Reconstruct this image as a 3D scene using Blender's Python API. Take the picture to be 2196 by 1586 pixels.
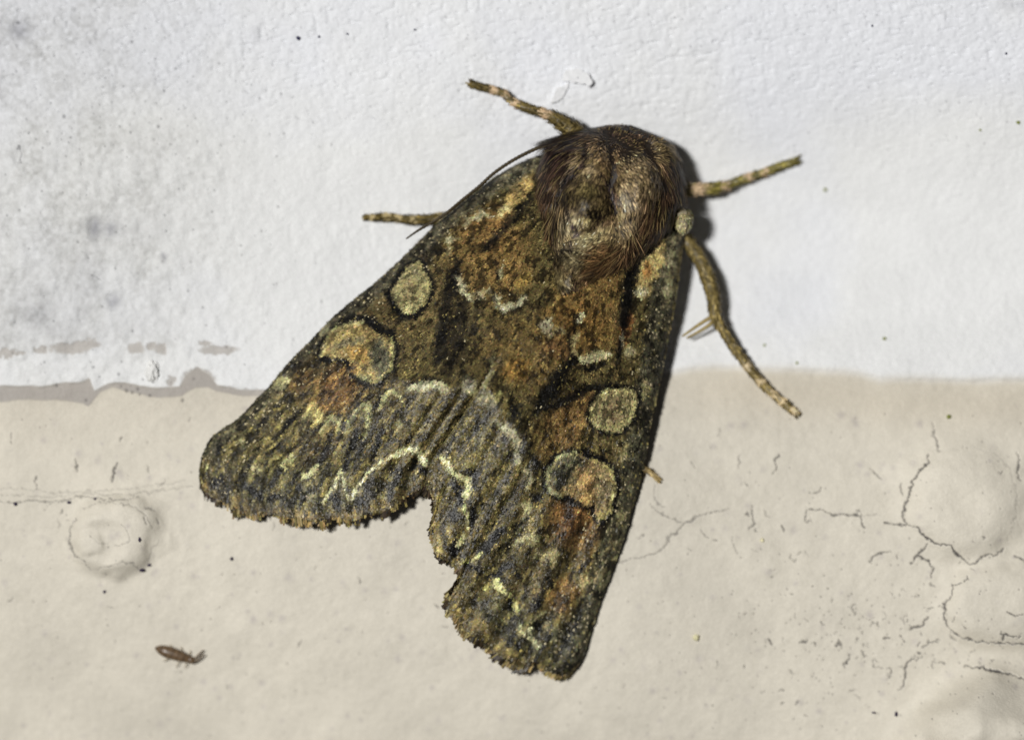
import bpy, math
import numpy as np
from mathutils import Vector

# ---------------------------------------------------------------- camera, light, exposure
S = 0.001                      # the scene is laid out in millimetres, real size
K = 1.0 / 55.0                 # millimetres per photograph pixel at the wall
D = 180.0                      # camera distance from the wall in mm
scene = bpy.context.scene
for o in list(bpy.data.objects):
    bpy.data.objects.remove(o, do_unlink=True)

cam_d = bpy.data.cameras.new('camera')
cam = bpy.data.objects.new('camera', cam_d)
scene.collection.objects.link(cam)
cam.location = (0, -D * S, 0)
cam.rotation_euler = (math.radians(90), 0, 0)
cam_d.sensor_width = 36
cam_d.lens = 36 * D / (2196 * K)
cam_d.clip_start = 0.005
cam_d.clip_end = 20
cam_d.dof.use_dof = True
cam_d.dof.focus_distance = (D - 1.6) * S
cam_d.dof.aperture_fstop = 14.0
scene.camera = cam

world = bpy.data.worlds.new('World')
scene.world = world
world.use_nodes = True
bg = world.node_tree.nodes['Background']
bg.inputs[0].default_value = (0.95, 0.96, 0.98, 1)
bg.inputs[1].default_value = 0.03

fl = bpy.data.lights.new('camera_flash', 'AREA')
fl.shape = 'RECTANGLE'
fl.size = 0.034
fl.size_y = 0.024
fl.energy = 1.24
fl.color = (1.0, 0.985, 0.96)
flash = bpy.data.objects.new('camera_flash', fl)
scene.collection.objects.link(flash)
_ax, _az, _d = math.radians(20), math.radians(6), 0.35
flash.location = (-_d * math.sin(_ax) * math.cos(_az), -_d * math.cos(_ax) * math.cos(_az), _d * math.sin(_az))
flash.rotation_euler = (Vector((0.004, 0, 0)) - flash.location).to_track_quat('-Z', 'Y').to_euler()

scene.view_settings.view_transform = 'Standard'
scene.view_settings.look = 'None'
scene.view_settings.exposure = 0.0
scene.view_settings.gamma = 1.0
scene.view_settings.use_curve_mapping = False

rng = np.random.default_rng(7)

# ---------------------------------------------------------------- helpers
def lin(c):
    c = np.asarray(c, float) / 255.0
    return np.where(c <= 0.04045, c / 12.92, ((c + 0.055) / 1.055) ** 2.4)

def sstep(a, b, x):
    t = np.clip((x - a) / (b - a), 0, 1)
    return t * t * (3 - 2 * t)

_tab = np.random.default_rng(11).random((256, 256))
def vnoise(x, y, seed=0):
    x = np.asarray(x, float) + seed * 37.13
    y = np.asarray(y, float) + seed * 17.71
    xi = np.floor(x).astype(int); yi = np.floor(y).astype(int)
    fx = x - xi; fy = y - yi
    fx = fx * fx * fx * (fx * (fx * 6 - 15) + 10); fy = fy * fy * fy * (fy * (fy * 6 - 15) + 10)
    a = _tab[xi & 255, yi & 255]; b = _tab[(xi + 1) & 255, yi & 255]
    c = _tab[xi & 255, (yi + 1) & 255]; d = _tab[(xi + 1) & 255, (yi + 1) & 255]
    return (a * (1 - fx) + b * fx) * (1 - fy) + (c * (1 - fx) + d * fx) * fy - 0.5

def fbm(x, y, sc, octv=4, seed=0, gain=0.5):
    r = 0; a = 1.0
    for i in range(octv):
        r = r + a * vnoise(np.asarray(x) / sc, np.asarray(y) / sc, seed + i * 5)
        sc *= 0.5; a *= gain
    return r

def P3(px, py, h):
    """photo pixel + height above the wall plane (mm) -> world mm"""
    px = np.asarray(px, float); py = np.asarray(py, float); h = np.asarray(h, float)
    f = (1 - h / D) * K
    return np.stack(np.broadcast_arrays((px - 1098) * f, -h, (793 - py) * f), -1)

def seg_dist(px, py, pts):
    """distance to polyline, and the arc fraction of the nearest point"""
    pts = np.asarray(pts, float)
    best = np.full(px.shape, 1e9); frac = np.zeros(px.shape)
    L = np.r_[0, np.cumsum(np.hypot(*np.diff(pts, axis=0).T))]
    for i in range(len(pts) - 1):
        ax, ay = pts[i]; bx, by = pts[i + 1]
        dx, dy = bx - ax, by - ay
        t = np.clip(((px - ax) * dx + (py - ay) * dy) / (dx * dx + dy * dy + 1e-9), 0, 1)
        d = np.hypot(px - ax - t * dx, py - ay - t * dy)
        m = d < best
        best = np.where(m, d, best); frac = np.where(m, (L[i] + t * (L[i + 1] - L[i])) / L[-1], frac)
    return best, frac

def inside(px, py, pts):
    pts = np.asarray(pts, float); r = np.zeros(px.shape, bool)
    j = len(pts) - 1
    for i in range(len(pts)):
        xi, yi = pts[i]; xj, yj = pts[j]
        c = ((yi > py) != (yj > py)) & (px < (xj - xi) * (py - yi) / (yj - yi + 1e-12) + xi)
        r ^= c; j = i
    return r

def smooth_curve(pts, n):
    """Catmull-Rom through points, n samples evenly along the arc"""
    p = np.asarray(pts, float)
    q = np.vstack([2 * p[0] - p[1], p, 2 * p[-1] - p[-2]])
    out = []
    for i in range(1, len(q) - 2):
        t = np.linspace(0, 1, 24, endpoint=False)[:, None]
        out.append(0.5 * (2 * q[i] + (q[i + 1] - q[i - 1]) * t + (2 * q[i - 1] - 5 * q[i] + 4 * q[i + 1] - q[i + 2]) * t ** 2
                          + (3 * q[i] - q[i - 1] - 3 * q[i + 1] + q[i + 2]) * t ** 3))
    out = np.vstack(out + [p[-1:]])
    L = np.r_[0, np.cumsum(np.sqrt((np.diff(out, axis=0) ** 2).sum(1)))]
    u = np.linspace(0, L[-1], n)
    return np.stack([np.interp(u, L, out[:, k]) for k in range(p.shape[1])], 1)

def link(o, parent=None):
    scene.collection.objects.link(o)
    if parent is not None:
        o.parent = parent
    return o

def mesh_obj(name, verts, quads, mat, parent=None, origin=(0, 0, 0), col=None, smooth=True, tris=None):
    """verts in world mm; the object's own origin is `origin` (world mm)"""
    org = np.asarray(origin, float)
    v = ((np.asarray(verts, float) - org) * S).astype(np.float32)
    me = bpy.data.meshes.new(name)
    loops = []; starts = []; n = 0
    if quads is not None and len(quads):
        q = np.asarray(quads, np.int32)
        loops.append(q.ravel()); starts.append(np.arange(len(q)) * q.shape[1]); n = q.size
    if tris is not None and len(tris):
        t = np.asarray(tris, np.int32)
        loops.append(t.ravel()); starts.append(n + np.arange(len(t)) * 3)
    loops = np.concatenate(loops); starts = np.concatenate(starts).astype(np.int32)
    me.vertices.add(len(v)); me.vertices.foreach_set('co', v.ravel())
    me.loops.add(len(loops)); me.loops.foreach_set('vertex_index', loops.astype(np.int32))
    me.polygons.add(len(starts)); me.polygons.foreach_set('loop_start', starts)
    me.polygons.foreach_set('use_smooth', np.full(len(starts), smooth))
    if col is not None:
        at = me.color_attributes.new('pigment', 'FLOAT_COLOR', 'POINT')
        c4 = np.ones((len(v), 4), np.float32); c4[:, :3] = np.clip(col, 0, 1)
        at.data.foreach_set('color', c4.ravel())
    me.update(calc_edges=True); me.validate()
    me.materials.append(mat)
    o = bpy.data.objects.new(name, me)
    link(o, parent)
    if parent is None:
        o.location = tuple(org * S)
    return o

def empty(name, origin, label, cat, group=None):
    o = bpy.data.objects.new(name, None)
    o.empty_display_size = 0.002
    link(o)
    o.location = tuple(np.asarray(origin, float) * S)
    o['label'] = label; o['category'] = cat
    if group: o['group'] = group
    return o

def tag(o, label, cat, group=None):
    o['label'] = label; o['category'] = cat
    if group: o['group'] = group
    return o

def pigment_mat(name, rough=0.55, spec=0.3, grain=0.15, gscale=9000, bump=0.0, bscale=6000, sheen=0.0, trans=0.0):
    """colour attribute times a procedural grain, with a fine procedural bump"""
    m = bpy.data.materials.new(name); m.use_nodes = True
    nt = m.node_tree; b = nt.nodes['Principled BSDF']
    at = nt.nodes.new('ShaderNodeAttribute'); at.attribute_name = 'pigment'
    tc = nt.nodes.new('ShaderNodeTexCoord')
    nz = nt.nodes.new('ShaderNodeTexNoise'); nz.inputs['Scale'].default_value = gscale; nz.inputs['Detail'].default_value = 3
    nt.links.new(tc.outputs['Object'], nz.inputs['Vector'])
    mr = nt.nodes.new('ShaderNodeMapRange')
    mr.inputs['From Min'].default_value = 0.25; mr.inputs['From Max'].default_value = 0.75
    mr.inputs['To Min'].default_value = 1 - grain; mr.inputs['To Max'].default_value = 1 + grain
    nt.links.new(nz.outputs['Fac'], mr.inputs['Value'])
    mx = nt.nodes.new('ShaderNodeVectorMath'); mx.operation = 'SCALE'
    nt.links.new(at.outputs['Color'], mx.inputs[0]); nt.links.new(mr.outputs['Result'], mx.inputs['Scale'])
    nt.links.new(mx.outputs['Vector'], b.inputs['Base Color'])
    b.inputs['Roughness'].default_value = rough
    b.inputs['Specular IOR Level'].default_value = spec
    if sheen: b.inputs['Sheen Weight'].default_value = sheen
    if bump:
        n2 = nt.nodes.new('ShaderNodeTexNoise'); n2.inputs['Scale'].default_value = bscale; n2.inputs['Detail'].default_value = 4
        nt.links.new(tc.outputs['Object'], n2.inputs['Vector'])
        bp = nt.nodes.new('ShaderNodeBump'); bp.inputs['Strength'].default_value = 1.0; bp.inputs['Distance'].default_value = bump * S
        nt.links.new(n2.outputs['Fac'], bp.inputs['Height']); nt.links.new(bp.outputs['Normal'], b.inputs['Normal'])
    return m

M_wall = pigment_mat('plaster_paint', 0.62, 0.25, 0.05, 11000, 0.015, 8500)
M_scale = pigment_mat('wing_scale', 0.42, 0.32, 0.12, 12000)
M_wing = pigment_mat('wing_membrane', 0.6, 0.25, 0.25, 6000, 0.01)
M_fur = pigment_mat('moth_hair', 0.45, 0.3, 0.15, 8000)
M_skin = pigment_mat('moth_cuticle', 0.55, 0.3, 0.3, 5000, 0.02, 6000)
M_leg = pigment_mat('leg_scales', 0.5, 0.3, 0.35, 9000, 0.02, 9000)
M_grit = pigment_mat('grit', 0.5, 0.4, 0.25, 8000, 0.01, 9000)
M_chip = pigment_mat('paint_chip', 0.55, 0.3, 0.05, 8000, 0.008, 8000)
M_bug = pigment_mat('insect_shell', 0.35, 0.5, 0.3, 9000, 0.006, 9000)

# ---------------------------------------------------------------- the wall
BND = np.array([(-300, 836), (0, 829), (90, 828), (175, 818), (192, 812), (203, 838), (232, 822), (262, 820), (300, 828), (352, 831),
                (385, 829), (398, 806), (424, 788), (448, 800), (466, 826), (520, 838), (620, 838), (900, 815), (1250, 806), (1400, 802), (1480, 790),
                (1560, 786), (1640, 790), (1710, 792), (1765, 793), (1840, 800), (1890, 811), (1960, 812), (2080, 814), (2196, 812), (2600, 806)], float)
BND2 = np.array([(-300, 868), (0, 862), (60, 857), (120, 857), (176, 862), (190, 872), (215, 840), (240, 830), (262, 838), (300, 846), (345, 852), (390, 848),
                 (420, 832), (445, 830), (462, 838), (520, 850), (620, 852), (2600, 700)], float)

def gauss(px, py, cx, cy, rx, ry, a, p=2):
    return a * np.exp(-(((np.abs(px - cx) / rx) ** p) + ((np.abs(py - cy) / ry) ** p)))

def wall_macro(px, py):
    h = gauss(px, py, 1560, 500, 720, 300, -1.8)
    h = h + gauss(px, py, 300, 1680, 900, 300, -1.7) + gauss(px, py, 1300, 1800, 700, 230, -1.0)
    h = h + gauss(px, py, 2300, 60, 500, 260, 0.3) + gauss(px, py, 60, 420, 260, 300, 0.25)
    h = h + 0.16 * fbm(px, py, 420, 2, 3)
    return h

DOMES = [  # cx, cy, rx, ry, height, edge sharpness
    (242, 1150, 92, 84, 0.62, 7), (215, 1160, 54, 46, -0.16, 5), (195, 1168, 30, 24, 0.16, 4), (2074, 1088, 132, 116, 0.72, 4), (2072, 1082, 40, 34, -.10, 3), (2150, 1300, 132, 92, 0.68, 4), (1636, 1205, 48, 50, 0.10, 4),
    (1440, 1060, 90, 60, 0.14, 3), (1880, 1240, 170, 110, 0.12, 2), (1780, 1050, 110, 60, 0.10, 2), (930, 1392, 34, 26, 0.04, 4), (45, 700, 60, 40, 0.1, 2),
    (545, 72, 13, 18, 0.05, 8), (205, 492, 15, 26, -0.07, 4), (240, 490, 14, 18, -0.07, 3), (246, 650, 16, 22, -0.07, 3), (40, 68, 24, 24, -0.04, 2), (318, 745, 60, 26, 0.05, 3),
]
def wall_relief(px, py):
    """everything coarser than the cracks, in mm towards the camera"""
    h = wall_macro(px, py)
    wob = 7 * fbm(px, py, 40, 3, 21)
    yb = np.interp(px, BND[:, 0], BND[:, 1]) + wob * 0.6
    soft = np.interp(px, [0, 600, 1400, 2200], [3, 3, 7, 7])
    up = sstep(soft, -soft, py - yb)
    h = h + 0.085 * up
    yb2 = np.interp(px, BND2[:, 0], BND2[:, 1]) + wob * 0.5
    grey = (1 - up) * sstep(2.5, -2.5, py - yb2)
    h = h + 0.02 * grey
    for cx, cy, rx, ry, a, k in DOMES:
        r = np.hypot((px - cx) / rx, (py - cy) / ry) * (1 + 0.30 * fbm(px, py, min(rx, ry) * 1.1, 3, 40 + int(cx) % 17))
        h = h + a * np.exp(-np.clip(r, 0, 4) ** k)
    # large lump at the lower right corner
    r = np.hypot((px - 2130) / 150, (py - 1585) / 128) * (1 + 0.28 * fbm(px, py, 120, 2, 77))
    lump = np.exp(-np.clip(r, 0, 4) ** 4)
    h = h + lump * (2.6 + 1.1 * fbm(px, py, 120, 2, 78) + .2 * fbm(px, py, 60, 2, 79))
    return h, up, grey

def micro(px, py, up, grey):
    """fine tooth of the paint"""
    c, s_ = math.cos(-0.22), math.sin(-0.22)
    qx, qy = px * c + py * s_, -px * s_ + py * c
    top = sstep(330, 120, py + 60 * fbm(px, py, 300, 2, 8))
    stro = (np.abs(fbm(qx / 4.2, qy, 11, 2, 31)) ** 1.0)
    g1 = fbm(px, py, 14, 3, 33, 0.6)
    g2 = fbm(px, py, 30, 2, 35)
    pit = np.clip(vnoise(px / 13.0, py / 15.0, 37) - 0.30, 0, 1)
    tick = np.clip(vnoise(qx / 15.0, qy / 5.5, 51) - .22, 0, 1) * (.35 + top)
    upm = up * ((.020 + .010 * top) * g1 + 0.017 * g2 - 0.12 * pit * (0.4 + top) - top * 0.022 * stro - .13 * tick)
    rough_l = sstep(900, 100, px) * sstep(180, 380, py)
    upm = upm + up * rough_l * (0.042 * g2 + 0.050 * fbm(px, py * 0.6, 22, 2, 39))
    low = (1 - up)
    lom = low * (0.013 * g1 + .014 * g2 + 0.045 * fbm(px, py, 70, 3, 43) - 0.05 * np.clip(vnoise(px / 9.0, py / 9.0, 47) - 0.42, 0, 1))
    return upm + lom

# hand-traced cracks: points, half width in px, depth
CR = [
    ([(176, 1092), (200, 1080), (232, 1076), (262, 1080), (288, 1086), (312, 1104), (328, 1134)], 1.0, .06), ([(256, 1120), (270, 1132), (278, 1150), (276, 1162), (250, 1168)], 1.5, .05),
    ([(196, 1150), (210, 1164), (236, 1166)], 1.2, .03), ([(2090, 960), (2130, 972), (2165, 1000), (2180, 1050), (2178, 1110), (2160, 1160)], 1.0, .03),
    ([(1320, 1206), (1352, 1198), (1398, 1190), (1424, 1172), (1440, 1150), (1468, 1124), (1500, 1104), (1532, 1096), (1562, 1092)], 1.5, .09),
    ([(1396, 1082), (1412, 1098), (1440, 1110), (1462, 1122)], 1.3, .07), ([(1405, 1040), (1404, 1060), (1412, 1080), (1430, 1088)], 1.2, .06),
    ([(1944, 1124), (1936, 1110), (1942, 1084), (1950, 1062), (1957, 1030), (1974, 1008), (1990, 990), (1994, 972)], 2.6, .22),
    ([(1898, 1120), (1944, 1126), (1968, 1130), (1980, 1146), (2000, 1162), (2040, 1172), (2060, 1196), (2078, 1208), (2092, 1206), (2108, 1192), (2140, 1186), (2150, 1176)], 2.2, .16),
    ([(2176, 1190), (2220, 1210)], 2, .12),
    ([(1728, 1104), (1734, 1090), (1760, 1094), (1790, 1102), (1826, 1106), (1848, 1104), (1852, 1130), (1846, 1094)], 1.7, .12),
    ([(1740, 1106), (1742, 1122)], 1.2, .06), ([(1852, 1106), (1890, 1102)], 1.0, .05),
    ([(1612, 1084), (1614, 1100), (1612, 1112), (1616, 1122), (1606, 1136)], 1.6, .1), ([(1678, 1126), (1684, 1142)], 1.8, .12), ([(1500, 1136), (1522, 1152)], 1.3, .08),
    ([(1570, 1150), (1574, 1176), (1580, 1188)], 1.2, .07), ([(1696, 1190), (1702, 1202), (1716, 1184)], 1.2, .09),
    ([(1990, 1166), (1968, 1186), (1954, 1206), (1968, 1192), (1992, 1204), (2000, 1218), (1996, 1240)], 2.0, .16),
    ([(1912, 1182), (1880, 1188), (1872, 1196), (1866, 1208)], 1.7, .12),
    ([(2076, 1234), (2062, 1250), (2044, 1254), (2040, 1278), (2024, 1294), (2024, 1316), (2036, 1346), (2052, 1362), (2086, 1374), (2130, 1378), (2200, 1380)], 1.7, .14),
    ([(1990, 1324), (1976, 1340), (1950, 1350)], 2.4, .16), ([(1934, 1360), (1940, 1376)], 1.7, .12), ([(2146, 1356), (2156, 1362), (2150, 1372), (2156, 1360), (2190, 1366)], 1.9, .14),
    ([(2160, 1310), (2182, 1320), (2200, 1316)], 1.6, .12), ([(1940, 1432), (1944, 1420), (1958, 1412)], 1.8, .14), ([(1944, 1430), (1942, 1452), (1936, 1474)], 1.9, .14),
    ([(1906, 1428), (1912, 1442), (1904, 1456)], 1.7, .12), ([(1872, 1416), (1878, 1430), (1892, 1430)], 1.7, .12), ([(1820, 1398), (1824, 1410), (1808, 1424)], 1.6, .12),
    ([(1980, 1300), (1992, 1306), (2004, 1298)], 1.4, .1), ([(2012, 1370), (1990, 1380), (1982, 1390)], 1.4, .1), ([(1650, 1370), (1658, 1382)], 2.6, .16),
    ([(1848, 1386), (1852, 1380)], 2.4, .16), ([(2068, 1430), (2098, 1430), (2130, 1438), (2196, 1452)], 2.6, .2), ([(2104, 1428), (2112, 1432)], 5, .25),
    ([(1588, 970), (1586, 988), (1584, 1004)], 1.3, .09), ([(1670, 975), (1660, 984), (1664, 1000), (1660, 1014)], 1.8, .14), ([(1868, 1002), (1880, 1018), (1890, 1028)], 1.4, .09),
    ([(2000, 908), (2006, 940), (2014, 968)], 1.5, .10), ([(2182, 970), (2186, 992), (2180, 1012), (2192, 1030)], 1.8, .12), ([(1546, 918), (1540, 936)], 1.0, .05),
    ([(1764, 1046), (1752, 1056), (1736, 1058)], 1.6, .09), ([(1640, 1098), (1650, 1108)], 1.2, .06), ([(1934, 1036), (1930, 1050), (1934, 1062)], 1.6, .1),
    ([(80, 1022), (76, 1034), (82, 1050)], 1.7, .14), ([(163, 985), (164, 1012)], 1.4, .12), ([(250, 990), (246, 1004), (242, 1020), (240, 1036)], 1.6, .12),
    ([(25, 930), (24, 950)], 1.4, .09), ([(262, 936), (258, 946)], 2.0, .12), ([(356, 1028), (346, 1038), (338, 1044)], 1.3, .08), ([(320, 1000), (318, 1012)], 1.0, .06),
    ([(407, 896), (406, 905)], 1.0, .07), ([(-20, 1072), (30, 1078), (60, 1072), (100, 1076), (140, 1072), (180, 1064), (230, 1070), (262, 1072), (300, 1066)], 1.3, .09),
    ([(-20, 1062), (40, 1060), (90, 1066), (140, 1062), (180, 1056), (240, 1060), (330, 1054), (420, 1040)], 1.0, .05),
    ([(-20, 1045), (60, 1048), (120, 1056), (200, 1052), (300, 1044), (400, 1030)], 0.9, .04), ([(92, 1094), (110, 1080), (150, 1074)], 1.2, .07),
    ([(130, 1104), (134, 1094)], 1.6, .1), ([(124, 1112), (126, 1128)], 1.2, .07), ([(310, 1086), (330, 1096)], 1.2, .08), ([(308, 1108), (314, 1122)], 1.5, .09), ([(338, 1114), (340, 1126)], 1.4, .09),
    ([(340, 1156), (326, 1182), (318, 1204)], 1.1, .06), ([(162, 1110), (150, 1140), (150, 1166), (160, 1192), (186, 1206), (192, 1222)], 1.4, .09),
    ([(208, 1220), (244, 1212), (264, 1204), (280, 1206), (300, 1218)], 1.2, .06), ([(40, 312), (46, 330), (44, 352)], 1.6, .08), ([(190, 590), (204, 592), (216, 600)], 1.6, .06),
    ([(588, 1118), (584, 1136)], 1.0, .06), ([(730, 1128), (734, 1136)], 1.0, .06), ([(842, 1128), (838, 1136)], 1.0, .06), ([(878, 1118), (870, 1126)], 1.0, .06),
    ([(1478, 1176), (1484, 1182)], 1.4, .08), ([(1380, 1150), (1384, 1146), (1366, 1156)], 1.3, .08), ([(1434, 1150), (1428, 1160)], 1.2, .07),
]
# short hairline cracks scattered where the beige coat is crazed
_r = np.random.default_rng(5)
for k in range(150):
    cx, cy = (_r.normal(1900, 150), _r.normal(1360, 75)) if k < 95 else (_r.uniform(1480, 2180), _r.uniform(1000, 1540))
    if k >= 130: cx, cy = _r.uniform(20, 1300), _r.uniform(900, 1500)
    if cy > 1430 and cx > 1960: continue
    n = _r.integers(1, 4); a = _r.uniform(0, 6.28); pts = [(cx, cy)]
    for i in range(n):
        a += _r.normal(0, .8); l = _r.uniform(2.5, 7); pts.append((pts[-1][0] + l * math.cos(a), pts[-1][1] + l * math.sin(a)))
    CR.append((pts, _r.uniform(.5, 1.2), _r.uniform(.05, .12)))
# pin holes
PIN = [(_r.normal(1800, 210), _r.normal(1370, 95), _r.uniform(1.2, 2.3)) for _ in range(220)]
PIN += [(_r.uniform(0, 2196), _r.uniform(880, 1580), _r.uniform(1.0, 2.2)) for _ in range(260)]
PIN += [(_r.uniform(0, 2196), _r.uniform(0, 330), _r.uniform(.7, 2.0)) for _ in range(420)]
PIN += [(_r.uniform(0, 700), _r.uniform(100, 830), _r.uniform(1.2, 3.0)) for _ in range(130)]
PIN += [(_r.uniform(0, 1100) if k % 3 else _r.uniform(0, 2196), _r.uniform(0, 820) if k % 3 else _r.uniform(0, 300), _r.uniform(.3, 1.1)) for k in range(1300)]
PIN += [(255, 802, 4), (272, 838, 5), (284, 842, 4), (296, 834, 4), (322, 848, 4), (300, 846, 3), (392, 858, 5), (185, 858, 4), (214, 808, 3), (122, 826, 4), (40, 50, 4), (138, 250, 5), (340, 272, 4), (283, 90, 4)]

def build_wall():
    st = 2.2
    gx = np.arange(-110, 2308, st); gy = np.arange(-95, 1684, st)
    px, py = np.meshgrid(gx, gy)
    jx = 2.4 * fbm(px, py, 12, 3, 61, .7); jy = 2.4 * fbm(px, py, 12, 3, 63, .7)
    h, up, grey = wall_relief(px, py)
    h = h + micro(px, py, up, grey)
    crack = np.zeros_like(h)
    def win(x0, x1, y0, y1):
        i0, i1 = np.searchsorted(gx, [x0, x1]); j0, j1 = np.searchsorted(gy, [y0, y1])
        return slice(max(j0, 0), max(j1, 0)), slice(max(i0, 0), max(i1, 0))
    for pts, w, d in CR:
        p = np.array(pts); sl = win(p[:, 0].min() - 14, p[:, 0].max() + 14, p[:, 1].min() - 14, p[:, 1].max() + 14)
        if px[sl].size == 0: continue
        dd, fr = seg_dist(px[sl] + jx[sl] * 2.4, py[sl] + jy[sl] * 2.4, p)
        vary = 0.35 + 1.3 * (vnoise(px[sl] / 16, py[sl] / 16, 71) + 0.5)
        ww = (w + 0.35) * vary * (0.45 + 0.55 * np.sin(np.pi * np.clip(fr, 0.04, 0.96)))
        m = sstep(ww + 1.0, ww * 0.2, dd)
        h[sl] -= d * m * 0.45
        h[sl] += 0.010 * np.exp(-(dd / 9) ** 2) * min(1, d / .1)
        crack[sl] = np.maximum(crack[sl], m * min(1, d / .13))
    for x, y, r in PIN:
        sl = win(x - 9, x + 9, y - 9, y + 9)
        if px[sl].size == 0: continue
        dd = np.hypot(px[sl] - x, (py[sl] - y) * 0.9)
        m = sstep(r + 1.0, r * 0.2, dd)
        h[sl] -= 0.03 * m; crack[sl] = np.maximum(crack[sl], (0.62 if r > 1.1 else .32) * m)
    white = lin((225, 226, 226)) * 1.04
    cool = lin((222, 224, 229)) * 1.04
    beige = lin((212, 206, 192)) * 1.02 * (1 + .05 * fbm(px, py, 11, 3, 89))[..., None]
    gry = lin((176, 171, 165)) * 1.0
    n1 = fbm(px, py, 260, 4, 81); n2 = fbm(px, py, 60, 3, 83)
    col = beige * (1 + 0.10 * n1 + 0.06 * n2)[..., None]
    wcol = white + (cool - white) * np.clip(sstep(420, 60, py) + n1, 0, 1)[..., None]
    # white coat greyer to the left: some dirt, plus flash falloff painted in
    dust_falloff = sstep(760, 80, px + 160 * n1) * sstep(1000, 560, py - 200 * n2) * (0.55 + 0.6 * n2)
    dust_falloff = np.clip(dust_falloff * .75 + .25 * sstep(760, 80, px) * sstep(1000, 560, py), 0, 1) * 0.46 * (1 + .8 * fbm(px, py, 9, 2, 87))
    wcol = wcol * (1 - dust_falloff[..., None] * np.array([.68, .69, .72])) * (1 + 0.05 * n2)[..., None]
    yb = np.interp(px, BND[:, 0], BND[:, 1]) + 5 * n2
    so = np.interp(px, [0, 600, 1400, 2200], [3, 3, 16, 18]); upc = np.where(px > 900, sstep(so, -so, py - yb), up)
    tan_ = np.exp(-((py - yb - 50) / 60) ** 2) * sstep(1300, 1600, px) * .10       # browner just below the edge, on the right side
    col = col * (1 - tan_[..., None] * np.array([.8, 1, 1.3]))
    col = col * (1 - upc[..., None]) + wcol * upc[..., None]
    # bare grey patches where the white coat did not take
    gp = np.zeros_like(h)
    for x0, y0, rx, ry in [(14, 756, 22, 11), (42, 757, 14, 6), (88, 750, 16, 9), (150, 746, 46, 13), (192, 738, 26, 11), (290, 746, 20, 13), (325, 740, 12, 10),
                           (346, 748, 16, 14), (470, 750, 44, 9), (440, 736, 14, 6), (425, 812, 36, 22), (366, 816, 10, 14), (482, 840, 36, 12), (520, 846, 40, 14)]:
        r = np.hypot((px - x0 + jx * 3) / rx, (py - y0 + jy * 3) / ry); gp = np.maximum(gp, sstep(1.15, 0.75, r))
    g = np.maximum(grey * sstep(700, 500, px), gp * up * 0.85)
    col = col * (1 - g[..., None]) + gry * (1 + 0.1 * n2)[..., None] * g[..., None]
    h -= 0.03 * gp * up
    for x0, y0, rx, ry, a in [(42, 66, 26, 24, .32), (545, 72, 13, 18, .16), (204, 492, 14, 26, .62), (238, 490, 18, 20, .60), (246, 648, 15, 18, .62), (300, 490, 60, 30, .12), (120, 650, 90, 60, .14),
                              (150, 560, 120, 90, .08), (352, 552, 7, 9, .6), (90, 690, 70, 50, .14), (275, 700, 60, 30, .08), (2180, 10, 40, 12, .3), (225, 1150, 60, 50, .06)]:
        r = np.hypot((px - x0 + jx * 2) / rx, (py - y0 + jy * 2) / ry)
        col = col * (1 - (a * np.exp(-r ** 2 * 1.1) * (0.75 + 0.9 * n2))[..., None] * np.array([.95, .95, .88]))
    rs = np.random.default_rng(17)                       # faint violet-grey damp spots and a duller strip under the seam
    for k in range(420):
        x0, y0, r0, a0 = rs.uniform(-50, 2250), rs.uniform(870, 1650), rs.uniform(2.5, 8), rs.uniform(.05, .20)
        sl = win(x0 - 22, x0 + 22, y0 - 22, y0 + 22)
        if px[sl].size: col[sl] = col[sl] * (1 - (a0 * np.exp(-(((px[sl] - x0 + jx[sl]) ** 2 + (py[sl] - y0 + jy[sl]) ** 2) / r0 ** 2)))[..., None] * np.array([1, 1.05, .8]))
    seam = sstep(700, 500, px) * (1 - up) * np.exp(-np.clip(py - 860, 0, 400) / 90) * (.10 + .08 * n2)
    col = col * (1 - seam[..., None] * np.array([.9, 1, 1.1]))
    col = col * (1 + (1 - up) * .07 * fbm(px, py, 150, 3, 97))[..., None]
    ck = np.clip(crack, 0, 1)[..., None]
    col = col * (1 - 0.86 * ck) + lin((44, 42, 50)) * 0.86 * ck
    ny, nx = px.shape
    v = P3(px, py, h).reshape(-1, 3)
    idx = np.arange(nx * ny).reshape(ny, nx)
    q = np.stack([idx[:-1, :-1], idx[1:, :-1], idx[1:, 1:], idx[:-1, 1:]], -1).reshape(-1, 4)
    c = col.reshape(-1, 3)
    # a plain surround and a back so the slab goes on past the frame and has thickness
    edge = np.concatenate([idx[0, :], idx[1:, -1], idx[-1, -2::-1], idx[-2:0:-1, 0]])
    e = v[edge]; ctr = np.array([0, 0, 0.0])
    outv = e.copy(); outv[:, 0] *= 1.9; outv[:, 2] *= 1.9; outv[:, 1] = outv[:, 1] * 0.3
    back = outv.copy(); back[:, 1] = 14.0
    n0 = len(v); ne = len(edge)
    v = np.vstack([v, outv, back, [[0, 14.0, 0]]]); c = np.vstack([c, c[edge], c[edge], c[:1]])
    a = np.arange(ne); b = (a + 1) % ne
    q2 = np.stack([edge[b], edge[a], n0 + a, n0 + b], -1)
    q3 = np.stack([n0 + b, n0 + a, n0 + ne + a, n0 + ne + b], -1)
    t = np.stack([n0 + ne + b, n0 + ne + a, np.full(ne, n0 + 2 * ne)], -1)
    o = mesh_obj('wall', v, np.vstack([q, q2, q3]), M_wall, col=c, tris=t)
    o['kind'] = 'structure'
    return o

def hw(px, py):
    px = np.asarray(px, float); py = np.asarray(py, float)
    h, up, grey = wall_relief(px, py)
    return h

build_wall()

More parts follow.
